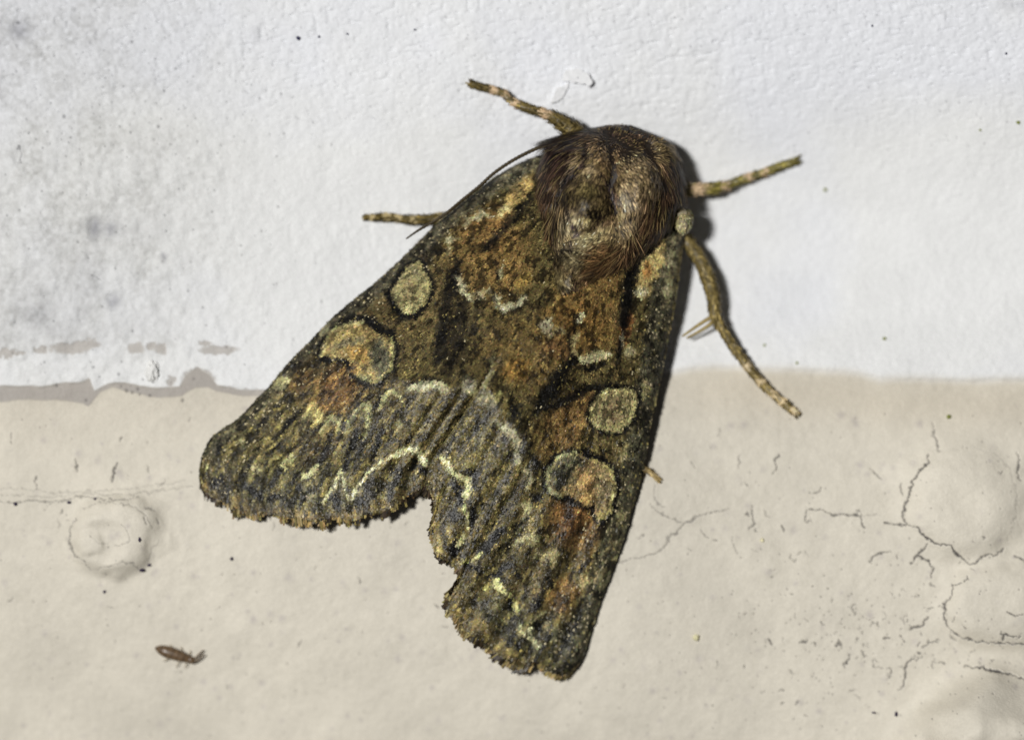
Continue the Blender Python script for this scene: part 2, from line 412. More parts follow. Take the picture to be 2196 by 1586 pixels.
# ---------------------------------------------------------------- pattern of the moth, painted per scale
CX0, CY0, CW, CH = 400, 230, 1120, 1240
cpx, cpy = np.meshgrid(np.arange(CX0, CX0 + CW), np.arange(CY0, CY0 + CH))
cpx = cpx.astype(float); cpy = cpy.astype(float)
jag_x = 7.0 * fbm(cpx, cpy, 15, 3, 91, 0.7); jag_y = 7.0 * fbm(cpx, cpy, 15, 3, 93, 0.7)

class Canvas:
    def __init__(self, base): self.a = np.zeros((CH, CW, 3)) + np.array(base, float)
    def win(self, x0, x1, y0, y1):
        return (slice(int(max(y0 - CY0, 0)), int(max(min(y1 - CY0, CH), 0))), slice(int(max(x0 - CX0, 0)), int(max(min(x1 - CX0, CW), 0))))
    def mix(self, sl, m, c):
        self.a[sl] = self.a[sl] * (1 - m[..., None]) + np.array(c, float) * m[..., None]
    def line(self, pts, w, c, alpha=1.0, soft=3.0, jag=1.0, taper=True):
        p = np.array(pts, float); e = w + soft + 10
        sl = self.win(p[:, 0].min() - e, p[:, 0].max() + e, p[:, 1].min() - e, p[:, 1].max() + e)
        d, f = seg_dist(cpx[sl] + jag * jag_x[sl], cpy[sl] + jag * jag_y[sl], p)
        ww = w * (0.5 + 0.5 * np.sin(np.pi * np.clip(f, .08, .92)) ** .6) if taper else w
        self.mix(sl, alpha * sstep(soft, -soft, d - ww), c)
    def poly(self, pts, c, alpha=1.0, soft=4.0, jag=1.0):
        p = np.array(pts, float); e = soft + 12
        sl = self.win(p[:, 0].min() - e, p[:, 0].max() + e, p[:, 1].min() - e, p[:, 1].max() + e)
        x, y = cpx[sl] + jag * jag_x[sl], cpy[sl] + jag * jag_y[sl]
        d, _ = seg_dist(x, y, np.vstack([p, p[:1]])); d = np.where(inside(x, y, p), -d, d)
        self.mix(sl, alpha * sstep(soft, -soft, d), c)
    def blob(self, x0, y0, rx, ry, c, alpha=1.0, ang=0.0, jag=1.5):
        e = max(rx, ry) * 1.8 + 12
        sl = self.win(x0 - e, x0 + e, y0 - e, y0 + e)
        x, y = cpx[sl] + jag * jag_x[sl] - x0, cpy[sl] + jag * jag_y[sl] - y0
        ca, sa = math.cos(ang), math.sin(ang)
        r = np.hypot((x * ca + y * sa) / rx, (-x * sa + y * ca) / ry)
        self.mix(sl, alpha * sstep(1.35, 0.55, r), c)
    def at(self, px, py):
        i = np.clip(np.round(np.asarray(py) - CY0).astype(int), 0, CH - 1); j = np.clip(np.round(np.asarray(px) - CX0).astype(int), 0, CW - 1)
        c = self.a[i, j]; l = c @ np.array([.3, .55, .15])
        return l[..., None] + (c - l[..., None]) * .80

W = Canvas((86, 73, 43))
DK = (24, 20, 16); BLK = (11, 10, 11); CREAM = (220, 215, 172); WHT = (186, 178, 150); RUST = (114, 80, 46); OCH = (170, 134, 76); GRY = (92, 88, 72)
# --- large areas
W.blob(1050, 540, 95, 110, (124, 92, 48), .8, -0.5); W.blob(1060, 500, 26, 70, (122, 86, 46), .8, 0.45); W.blob(1010, 560, 40, 70, (108, 84, 46), .6, .4)
W.blob(870, 640, 110, 120, (98, 80, 50), .6, .7); W.blob(745, 790, 90, 90, (96, 76, 46), .6)
W.blob(1265, 620, 75, 105, (122, 90, 48), .85, .35); W.blob(1240, 700, 90, 50, (118, 84, 40), .7, .3); W.blob(1130, 760, 110, 90, (104, 80, 42), .7, .4)
W.blob(1195, 745, 42, 22, RUST, .85, .2); W.blob(1112, 790, 30, 28, (150, 108, 48), .7); W.blob(1240, 875, 60, 40, (128, 92, 50), .8, -.5); W.blob(1190, 930, 60, 60, (118, 86, 46), .7, .5)
W.blob(1230, 1110, 60, 60, (128, 82, 46), .8, .6); W.blob(1270, 1160, 50, 60, (104, 78, 46), .6); W.blob(728, 828, 42, 60, RUST, .85, .5); W.blob(676, 880, 30, 30, (116, 80, 44), .6)
W.blob(645, 810, 36, 36, (112, 80, 44), .6); W.blob(1215, 1275, 40, 40, (132, 92, 48), .75, .5); W.blob(1150, 1230, 40, 60, (116, 94, 66), .6, .5); W.blob(1100, 1330, 60, 80, (76, 70, 48), .6, .6)
W.blob(1070, 940, 90, 110, (88, 77, 46), .7, .5); W.blob(1010, 1050, 70, 70, (82, 72, 44), .6); W.blob(990, 920, 60, 70, (84, 74, 48), .6, .5); W.blob(900, 900, 70, 60, (96, 82, 50), .6)
W.blob(600, 1030, 180, 60, (68, 64, 45), .7, .1); W.blob(820, 1050, 90, 40, (70, 64, 44), .7, -.4); W.blob(480, 990, 50, 60, (78, 66, 42), .6); W.blob(1180, 1380, 80, 50, (70, 66, 46), .7, .7)
W.blob(640, 970, 190, 100, (98, 88, 55), .6, .25); W.blob(860, 930, 90, 90, (98, 86, 52), .5); W.blob(1090, 1200, 90, 150, (98, 86, 54), .6, .5); W.blob(1040, 1000, 80, 110, (100, 88, 52), .6, .4)
W.blob(1340, 700, 14, 44, (138, 72, 36), .75, .2); W.blob(680, 950, 60, 40, (112, 92, 60), .5, -.5)
# --- costal strips
W.line([(1165, 335), (1080, 375), (980, 448), (900, 525), (800, 615), (700, 698), (620, 775), (560, 845), (500, 905), (450, 950)], 26, (70, 66, 58), .8, 9, 1, False)
W.line([(1165, 330), (1080, 366), (975, 438), (895, 514), (795, 604), (695, 686), (615, 764), (555, 834), (495, 894), (445, 936)], 5, (122, 108, 66), .7, 4, .3, False)  # rim light and lens fringe along the edge, painted as a pale line
W.line([(1440, 500), (1432, 620), (1412, 740), (1392, 860), (1368, 980), (1345, 1080), (1312, 1180), (1284, 1260), (1262, 1330), (1240, 1390)], 34, (62, 59, 50), .85, 10, 1, False)
W.line([(1462, 500), (1455, 600), (1440, 700), (1424, 800), (1404, 900), (1388, 1000), (1368, 1090), (1342, 1180), (1312, 1260), (1278, 1340)], 6, (140, 120, 74), .7, 4, .3, False)
W.blob(1440, 560, 22, 75, (140, 128, 100), .8, .1); W.blob(1130, 365, 60, 26, (118, 110, 92), .7, -.6)
for x, y, a, b in [(1440, 625, 10, 26), (1432, 700, 8, 30), (1385, 830, 8, 18), (1408, 860, 6, 30), (1352, 905, 7, 26), (1340, 960, 8, 22), (1330, 1100, 8, 26), (1325, 1040, 7, 30), (1308, 1160, 7, 22), (1298, 1215, 6, 18)]:
    W.blob(x, y, a, b, (176, 160, 112), .65, .2, 2.5)
# --- left base patch and flecks
W.poly([(1150, 362), (1146, 402), (1118, 432), (1096, 452), (1078, 470), (1068, 466), (1074, 444), (1090, 424), (1096, 404), (1120, 384)], (198, 162, 98), .92, 5, 1.5)
W.blob(1085, 448, 16, 9, (206, 190, 140), .9, -.5); W.blob(1030, 460, 14, 7, WHT, .8, -.5); W.blob(1046, 462, 9, 5, CREAM, .7); W.blob(1005, 474, 13, 7, WHT, .7, -.6); W.blob(972, 512, 12, 9, WHT, .85); W.blob(968, 535, 10, 16, (150, 134, 92), .7)
W.blob(1110, 405, 14, 10, (96, 80, 60), .6); W.line([(1140, 424), (1100, 470), (1062, 512), (1040, 530)], 9, DK, .8, 6)
# --- right base patch
W.poly([(1400, 532), (1417, 505), (1428, 520), (1424, 568), (1400, 604), (1392, 630), (1358, 634), (1360, 590), (1376, 556)], (210, 180, 116), .97, 4, 1.5)
W.blob(1390, 575, 8, 18, (178, 112, 54), .7, .3); W.blob(1372, 622, 16, 11, (210, 202, 172), .9); W.blob(1430, 620, 14, 20, (170, 160, 130), .8)
W.line([(1402, 520), (1368, 552), (1352, 600), (1344, 650), (1334, 690)], 13, BLK, .9, 6)
# --- dark bands
W.line([(986, 560), (974, 606), (956, 660), (950, 720), (938, 772)], 13, DK, .85, 7); W.line([(1000, 640), (984, 690), (978, 745), (962, 795)], 18, (34, 27, 18), .85, 9)
W.line([(1226, 768), (1206, 800), (1180, 840), (1158, 864)], 16, BLK, .9, 8); W.line([(1306, 820), (1270, 828), (1226, 850), (1186, 866), (1150, 880)], 10, BLK, .85, 6); W.line([(1150, 880), (1120, 915), (1138, 950)], 10, (34, 28, 18), .8, 7)
W.line([(1030, 640), (1010, 700), (1000, 760), (985, 800)], 10, (44, 36, 22), .7, 8); W.line([(1120, 640), (1150, 660), (1180, 640)], 9, (44, 36, 24), .6, 7)
W.line([(1060, 800), (1085, 835), (1100, 850)], 11, (40, 34, 20), .7, 7); W.line([(1345, 690), (1330, 740), (1324, 790)], 7, DK, .6, 5); W.line([(900, 560), (925, 545), (960, 535)], 7, DK, .7, 5)
W.line([(790, 610), (770, 640), (735, 680)], 5, DK, .5, 5)
# --- antemedial whites, left
W.line([(984, 594), (992, 614), (1004, 634)], 8, WHT, .9, 4); W.line([(976, 600), (984, 630)], 4, BLK, .8, 3); W.line([(1012, 632), (1035, 630), (1056, 622)], 5, WHT, .65, 4, 2.2)
W.line([(1066, 634), (1072, 652), (1086, 660), (1106, 654), (1130, 636)], 9, (200, 190, 162), .95, 4); W.line([(1060, 620), (1066, 648), (1082, 670), (1108, 664), (1134, 646)], 3, BLK, .5, 4)
W.line([(1084, 566), (1076, 580), (1074, 594)], 4, WHT, .8, 3); W.blob(1126, 600, 18, 10, (168, 132, 64), .8, -.6); W.line([(1070, 560), (1068, 600), (1072, 624)], 3, BLK, .6, 4)
# --- antemedial whites, right
W.blob(1172, 697, 11, 20, (176, 164, 144), .9, -.3); W.line([(1154, 676), (1160, 705)], 3, BLK, .6, 4); W.blob(1198, 710, 22, 7, (150, 138, 108), .7); W.blob(1245, 680, 7, 10, (200, 194, 164), .95); W.line([(1234, 672), (1236, 700), (1228, 716)], 4, BLK, .7, 3)
W.line([(1240, 712), (1230, 728), (1230, 748), (1238, 762)], 6, (168, 152, 108), .85, 4); W.line([(1222, 714), (1220, 750), (1232, 772)], 4, BLK, .7, 4)
W.line([(1246, 768), (1270, 764), (1290, 756), (1304, 758)], 10, (196, 184, 144), .95, 4); W.line([(1250, 784), (1280, 784), (1300, 776)], 6, BLK, .75, 5)
W.line([(1336, 712), (1334, 735)], 5, WHT, .8, 3); W.blob(1350, 754, 13, 13, (158, 148, 118), .85); W.line([(1328, 720), (1330, 760)], 4, BLK, .7, 4)
# --- orbiculars
OL = [(900, 562), (910, 578), (922, 601), (922, 625), (908, 651), (896, 669), (882, 675), (864, 672), (860, 659), (848, 645), (844, 627), (854, 605), (864, 589), (878, 572)]
OR = [(1304, 832), (1322, 836), (1339, 834), (1355, 836), (1361, 846), (1360, 870), (1355, 890), (1343, 905), (1325, 922), (1310, 918), (1292, 914), (1280, 912), (1270, 896), (1268, 880), (1272, 862), (1285, 843)]
RL = [(694, 760), (698, 740), (712, 714), (739, 695), (765, 689), (781, 687), (797, 700), (813, 712), (827, 716), (842, 724), (846, 746), (844, 770), (838, 790), (821, 806), (805, 817), (789, 815), (773, 808), (765, 802), (769, 788), (757, 780), (749, 766), (720, 764), (704, 762)]
RR = [(1211, 969), (1234, 967), (1254, 971), (1270, 981), (1290, 991), (1308, 1003), (1316, 1021), (1318, 1042), (1314, 1062), (1308, 1092), (1296, 1106), (1284, 1108), (1276, 1094), (1276, 1080), (1256, 1082), (1234, 1066), (1220, 1060), (1201, 1062), (1181, 1046), (1173, 1033), (1175, 1013), (1185, 991), (1197, 979)]
def ring(pts): return list(pts) + [pts[0]]
for s_ in (OL, OR, RL, RR): W.line(ring(s_), 11, BLK, .95, 5, .9, False)
W.line([(738, 682), (768, 676), (796, 684), (822, 700), (846, 716)], 8, BLK, .9, 4); W.line([(1262, 970), (1296, 984), (1318, 1006), (1326, 1030)], 8, BLK, .9, 4)
W.line([(846, 600), (838, 630), (848, 656), (858, 678)], 6, BLK, .8, 4); W.line([(1200, 1066), (1186, 1062)], 6, BLK, .7, 4); W.line([(1276, 1106), (1292, 1116), (1306, 1104)], 5, BLK, .9, 3); W.line([(690, 744), (690, 768), (710, 772)], 5, BLK, .8, 3)
W.poly(OL, (158, 146, 104), 1, 3, .8); W.blob(884, 625, 18, 26, (136, 116, 80), .7); W.line(OL[0:5], 4, (192, 176, 118), .8, 3, .5, False); W.blob(880, 660, 16, 12, (184, 172, 126), .7); W.blob(890, 585, 12, 8, (110, 100, 82), .5)
W.poly(OR, (150, 136, 96), 1, 3, .8); W.blob(1315, 880, 26, 24, (136, 112, 84), .7, 0, 2.5); W.line(ring(OR), 4.5, (196, 182, 124), .75, 3, .6, False)
W.poly(RL, (160, 136, 86), 1, 3, .8); W.blob(818, 765, 24, 44, (78, 76, 66), .92, -.3); W.blob(790, 715, 22, 14, (150, 120, 74), .7, .5); W.blob(770, 755, 30, 16, (182, 138, 74), .85, .6); W.blob(748, 735, 40, 9, (112, 104, 88), .7, -.35)
W.line(RL[9:16], 4, (172, 160, 108), .85, 3, .6, False); W.line(RL[0:6], 4, (184, 170, 118), .8, 3, .6, False); W.blob(785, 808, 16, 8, (150, 146, 110), .7); W.blob(766, 788, 10, 12, (196, 150, 80), .7)
W.poly(RR, (150, 122, 82), 1, 3, .8); W.blob(1205, 1012, 28, 40, (76, 73, 60), .95, .3); W.blob(1235, 985, 26, 12, (70, 68, 56), .8, .2); W.line(RR[17:23] + [RR[0], RR[1]], 4.5, (160, 156, 116), .85, 3, .6, False)
W.blob(1255, 1045, 20, 34, (178, 136, 86), .85, .1); W.blob(1248, 1062, 14, 12, (196, 158, 96), .8); W.blob(1296, 1045, 18, 46, (148, 130, 100), .8, .1, 2.5); W.line(RR[3:12], 4, (190, 172, 112), .8, 3, .6, False); W.blob(1288, 1100, 9, 7, (206, 186, 112), .8)
# --- postmedial, left
W.line([(882, 832), (904, 824), (930, 822), (954, 830)], 11, (178, 172, 144), .95, 4); W.line([(872, 826), (900, 812), (930, 808), (960, 818)], 4, BLK, .7, 4)
W.line([(816, 872), (826, 848), (844, 836), (858, 842), (862, 858)], 5.5, (178, 172, 128), .92, 3); W.line([(808, 868), (820, 840), (840, 828)], 3, BLK, .7, 4); W.blob(838, 862, 14, 16, (104, 90, 60), .6)
W.line([(740, 926), (758, 892), (778, 868), (794, 866), (794, 890), (788, 916), (784, 936)], 6, (172, 168, 126), .92, 3); W.line([(732, 922), (750, 886), (772, 862)], 4, BLK, .75, 4); W.blob(778, 884, 12, 16, (112, 106, 80), .7)
W.line([(690, 924), (704, 898), (718, 890), (730, 902), (728, 920)], 6, (164, 156, 112), .9, 3); W.blob(672, 884, 24, 18, (192, 174, 112), .92, .4); W.blob(655, 900, 14, 18, (116, 108, 84), .7)
W.blob(856, 905, 6, 10, (170, 164, 124), .8); W.line([(862, 862), (860, 884)], 2.5, BLK, .7, 2); W.blob(606, 822, 13, 15, (196, 186, 138), .85, -.5, 2.5); W.blob(596, 850, 10, 12, (140, 126, 90), .6); W.blob(700, 705, 14, 12, (168, 160, 130), .7)
W.blob(1003, 823, 18, 17, (160, 152, 136), .85); W.blob(1012, 836, 12, 8, (170, 162, 110), .7)
W.line([(1064, 750), (1056, 785), (1050, 810), (1038, 836)], 5, (132, 126, 92), .85, 3); W.line([(1052, 760), (1044, 800), (1036, 820)], 3, (34, 28, 24), .7, 3)
W.blob(1048, 856, 24, 14, (164, 152, 116), .85, .3); W.blob(1066, 846, 8, 14, (180, 170, 108), .7); W.line([(1010, 880), (990, 905), (975, 925), (960, 945)], 5, (124, 112, 70), .6, 4)
# --- postmedial, right
W.line([(1066, 902), (1094, 922), (1112, 948), (1110, 984)], 8, (182, 174, 150), .92, 5); W.line([(1060, 920), (1084, 940), (1096, 975)], 5, (40, 34, 44), .6, 5); W.line([(1120, 930), (1126, 950), (1120, 985)], 4, BLK, .6, 4)
W.line([(1124, 1002), (1140, 1012), (1132, 1042)], 7, (176, 166, 134), .9, 4); W.line([(1116, 1016), (1122, 1044)], 4, (40, 34, 44), .6, 4); W.line([(1114, 1080), (1140, 1076), (1126, 1104), (1114, 1134)], 6.5, (180, 170, 132), .92, 3)
W.line([(1100, 1170), (1126, 1148), (1150, 1148), (1140, 1166)], 6.5, (168, 158, 116), .9, 3); W.blob(1178, 1190, 26, 14, (176, 160, 116), .9, .2, 2); W.blob(1190, 1212, 8, 18, (150, 136, 96), .7); W.line([(1146, 1192), (1160, 1176)], 4, (140, 132, 100), .8, 3)
W.blob(1258, 1242, 24, 10, (196, 172, 128), .88, .2, 2.5); W.blob(1280, 1226, 8, 14, (176, 156, 116), .6); W.blob(1325, 1196, 7, 12, (200, 184, 130), .8)
# --- dark wedges between the veins (outer third)
for p, w in [([(745, 1004), (752, 965), (766, 925)], 8), ([(688, 1000), (700, 960), (716, 925)], 6), ([(760, 1010), (776, 960)], 3), ([(720, 1060), (728, 1085)], 9), ([(800, 985), (812, 945), (822, 920)], 8), ([(645, 965), (668, 930), (690, 905)], 4),
             ([(560, 910), (582, 890)], 4), ([(615, 920), (630, 895), (645, 880)], 5), ([(590, 965), (612, 935)], 4), ([(640, 1030), (645, 1050)], 7), ([(475, 1015), (470, 1030)], 9), ([(610, 838), (620, 828)], 5), ([(530, 1040), (560, 1065)], 10),
             ([(880, 1000), (895, 985)], 8), ([(905, 1000), (915, 1010)], 7), ([(580, 1065), (600, 1060)], 8), ([(770, 1075), (800, 1060)], 7), ([(840, 1010), (860, 1000)], 6), ([(612, 1010), (618, 1004)], 6), ([(540, 985), (520, 1010)], 4),
             ([(1080, 1132), (1054, 1158), (1028, 1182)], 11), ([(1096, 1205), (1070, 1226), (1046, 1236)], 8), ([(1000, 1208), (1020, 1215)], 8), ([(1018, 1090), (1014, 1118)], 10), ([(978, 1160), (976, 1184)], 11), ([(1114, 1236), (1108, 1226)], 7),
             ([(1160, 1282), (1150, 1296)], 8), ([(1182, 1254), (1176, 1240)], 8), ([(1104, 1392), (1112, 1380)], 9), ([(1098, 1300), (1094, 1286)], 8), ([(1150, 1342), (1162, 1336)], 9), ([(1225, 1425), (1220, 1420)], 10), ([(1016, 1300), (1022, 1275)], 6), ([(1146, 1310), (1160, 1296)], 4),
             ([(1128, 1110), (1090, 1140)], 4), ([(975, 1090), (975, 1110)], 9), ([(1010, 1006), (1024, 1018), (1018, 1040)], 9), ([(970, 1036), (990, 1050), (990, 1075)], 10), ([(1252, 1204), (1246, 1220)], 4), ([(1276, 1250), (1268, 1262)], 5), ([(1212, 1140), (1180, 1165)], 4),
             ([(1130, 965), (1150, 985), (1168, 1000)], 6), ([(1142, 1060), (1160, 1066)], 7), ([(1100, 870), (1110, 890)], 10)]:
    W.line(p, w, BLK, .85, 5, .9)
for x0, y0, x1, y1 in [(470, 960, 500, 925), (500, 1040, 560, 960), (560, 1060, 612, 985), (600, 1075, 640, 1010), (640, 1085, 672, 1025), (672, 1090, 694, 1035), (715, 960, 735, 920), (775, 1080, 800, 1030), (770, 1000, 786, 940), (830, 960, 842, 905), (835, 1060, 862, 1005), (870, 950, 884, 890), (575, 960, 640, 880), (620, 975, 668, 905), (540, 930, 590, 870),
                       (945, 1140, 965, 1090), (1010, 1165, 1090, 1090), (1040, 1200, 1110, 1130), (1020, 1235, 1090, 1180), (1045, 1290, 1085, 1255), (1075, 1340, 1120, 1290), (1120, 1400, 1160, 1350), (1170, 1410, 1200, 1360), (1180, 1330, 1240, 1270), (1140, 1290, 1200, 1220), (1210, 1380, 1250, 1300), (1030, 1330, 1060, 1290), (1060, 1010, 1100, 960), (1040, 1080, 1095, 1010), (985, 960, 1050, 880), (940, 980, 1000, 890), (1070, 1110, 1120, 1050)]:
    W.line([(x0, y0), ((x0 + x1) / 2 + 4, (y0 + y1) / 2 + 3), (x1, y1)], 2.6, BLK, .7, 3.5, 1.2)
    W.line([(x0 + 9, y0 + 2), ((x0 + x1) / 2 + 13, (y0 + y1) / 2 + 5), (x1 + 9, y1 + 2)], 2.2, (128, 112, 68), .6, 3, 1.2)
# --- subterminal line, left
W.blob(522, 946, 15, 7, (176, 166, 122), .8, .5, 2.5); W.line([(526, 1002), (540, 1000), (556, 1008)], 5, (196, 184, 140), .9, 3, 2); W.line([(612, 1000), (614, 988), (628, 982)], 6, (206, 200, 142), .95, 3, 1.5); W.line([(648, 1016), (664, 1014), (676, 1004), (682, 990)], 6, (202, 196, 152), .92, 3, 1.5)
W.line([(696, 1076), (706, 1056), (718, 1038), (728, 1018), (734, 1002), (740, 1022), (742, 1044), (746, 1066)], 2.4, CREAM, .95, 2.2, .8, False); W.blob(735, 1005, 7, 7, CREAM, .95)
W.line([(756, 1064), (762, 1050), (780, 1024), (800, 1004), (824, 985), (846, 975)], 3.2, CREAM, .95, 2.4, .9, False); W.line([(849, 973), (872, 962), (896, 962), (908, 978), (914, 988)], 6.0, (222, 216, 172), .96, 3, 1, False); W.blob(914, 960, 14, 10, (166, 150, 100), .7)
W.blob(672, 1060, 10, 10, (140, 132, 104), .6); W.blob(446, 1000, 5, 7, (172, 164, 110), .8); W.blob(468, 1005, 8, 7, (140, 126, 66), .7); W.blob(500, 985, 5, 5, (190, 160, 100), .6)
# --- subterminal line, right
W.line([(954, 978), (962, 996), (968, 1006), (986, 1020), (1004, 1026), (1008, 1040), (1002, 1060)], 6.5, (218, 212, 160), .96, 4, 1, False); W.line([(1002, 1060), (998, 1086), (1003, 1110), (1003, 1132)], 2.8, (206, 204, 140), .92, 3); W.line([(996, 1144), (984, 1166)], 5, (200, 196, 140), .9, 3)
W.blob(1000, 1203, 9, 5, (214, 206, 110), .95); W.line([(1018, 1196), (1034, 1186)], 5, (220, 216, 150), .95, 3); W.line([(1060, 1240), (1070, 1254), (1082, 1266)], 8, (224, 216, 152), .97, 3, 1.5); W.blob(1041, 1257, 8, 6, (190, 182, 100), .9); W.blob(1100, 1276, 9, 6, (180, 172, 112), .85, 0, 2.5)
W.line([(1108, 1290), (1108, 1312)], 5, (206, 198, 130), .92, 3); W.line([(1110, 1330), (1116, 1348), (1126, 1358)], 4.5, (176, 174, 140), .85, 3); W.line([(1136, 1344), (1142, 1362), (1150, 1382)], 6.5, (204, 200, 160), .95, 3); W.blob(1200, 1354, 14, 7, (158, 152, 124), .85, 0, 3); W.blob(1170, 1345, 8, 6, (150, 140, 110), .6)
W.line([(1140, 1330), (1170, 1308)], 2.2, (150, 142, 104), .8, 2); W.line([(1160, 1368), (1180, 1345)], 2.2, (130, 120, 84), .7, 2)
# --- terminal zone
for p in ([(434, 1034), (470, 1060), (520, 1086), (600, 1096), (680, 1104), (760, 1098), (820, 1080), (870, 1052), (905, 1036)],):
    W.line(p, 9, (112, 92, 58), .7, 6, 1.5, False)
W.line([(932, 1060), (934, 1120), (942, 1176)], 9, (150, 128, 74), .85, 6, 1.2, False); W.line([(975, 1275), (1000, 1310), (1040, 1350), (1085, 1390), (1120, 1420)], 13, (136, 116, 70), .8, 8, 1.5, False); W.blob(985, 1275, 16, 22, (128, 108, 62), .7, .3)
W.blob(1065, 1305, 40, 26, (68, 64, 46), .6, .5)

# canvas for the fur
T = Canvas((74, 55, 36))
T.blob(1190, 350, 70, 110, (56, 38, 32), .9, .3); T.blob(1160, 470, 50, 110, (78, 54, 32), .9, .2); T.blob(1150, 530, 40, 60, (112, 76, 40), .8, .25); T.blob(1430, 440, 70, 120, (74, 52, 34), .9); T.blob(1390, 530, 60, 80, (84, 58, 34), .8, .6)
T.blob(1285, 340, 44, 52, (142, 112, 70), .85, .2); T.blob(1372, 378, 48, 60, (138, 116, 78), .85, .2); T.blob(1250, 360, 30, 40, (150, 130, 88), .7); T.blob(1330, 300, 60, 26, (70, 52, 36), .8); T.blob(1430, 310, 34, 44, (112, 94, 58), .85, .5)
T.blob(1205, 430, 18, 60, (128, 106, 64), .8, .25); T.blob(1262, 425, 46, 44, (66, 54, 32), .95); T.blob(1262, 408, 18, 14, (96, 84, 44), .8); T.blob(1300, 440, 16, 26, (88, 72, 40), .7); T.blob(1252, 472, 22, 12, (168, 150, 92), .85); T.blob(1225, 480, 22, 30, (160, 146, 108), .85)
T.blob(1280, 505, 56, 20, (164, 148, 98), .85, -.15); T.blob(1330, 500, 40, 26, (110, 88, 52), .7, -.5); T.blob(1205, 525, 24, 30, (150, 130, 86), .8); T.blob(1248, 540, 18, 44, (150, 138, 96), .8, .2); T.blob(1216, 540, 15, 20, (52, 44, 34), .95); T.blob(1222, 560, 14, 16, (122, 110, 74), .8)
T.blob(1190, 600, 34, 30, (92, 82, 50), .85); T.blob(1345, 470, 30, 50, (128, 108, 70), .6, .3); T.blob(1300, 575, 50, 50, (120, 84, 44), .8, .6); T.blob(1165, 560, 16, 46, (150, 112, 58), .7, .35)
T.line([(1306, 290), (1308, 330), (1314, 372), (1304, 400), (1318, 450)], 7, (26, 18, 24), .9, 5); T.line([(1262, 316), (1256, 350), (1232, 372), (1208, 396), (1192, 440)], 7, (30, 20, 22), .85, 5); T.line([(1384, 318), (1402, 350), (1420, 380), (1408, 430)], 6, (38, 28, 20), .8, 5)
T.line([(1226, 480), (1236, 500), (1222, 522)], 4, (40, 26, 44), .7, 3)
T.line([(1180, 292), (1240, 284), (1330, 276), (1400, 278)], 9, (34, 26, 20), .8, 6); T.line([(1222, 392), (1212, 440), (1222, 470)], 5, (30, 22, 20), .7, 4); T.line([(1240, 452), (1280, 462), (1320, 448)], 5, (30, 22, 18), .7, 4)
T.line([(1330, 350), (1350, 330), (1380, 340)], 5, (176, 156, 104), .7, 4); T.line([(1330, 410), (1345, 440), (1330, 470)], 7, (166, 150, 102), .7, 5); T.line([(1196, 468), (1188, 510), (1196, 540)], 5, (34, 26, 22), .6, 4); T.line([(1380, 560), (1420, 520), (1450, 480)], 7, (48, 34, 24), .7, 5)

# ---------------------------------------------------------------- the moth
MOTH_O = P3(1300, 470, float(hw(1300, 470)))
moth = empty('moth', MOTH_O, 'brown mottled moth with cream wavy lines and furry thorax resting on the wall', 'moth')

def interp_curve(c, u):
    x = np.linspace(0, 1, len(c))
    return np.stack([np.interp(u, x, c[:, 0]), np.interp(u, x, c[:, 1])], -1)

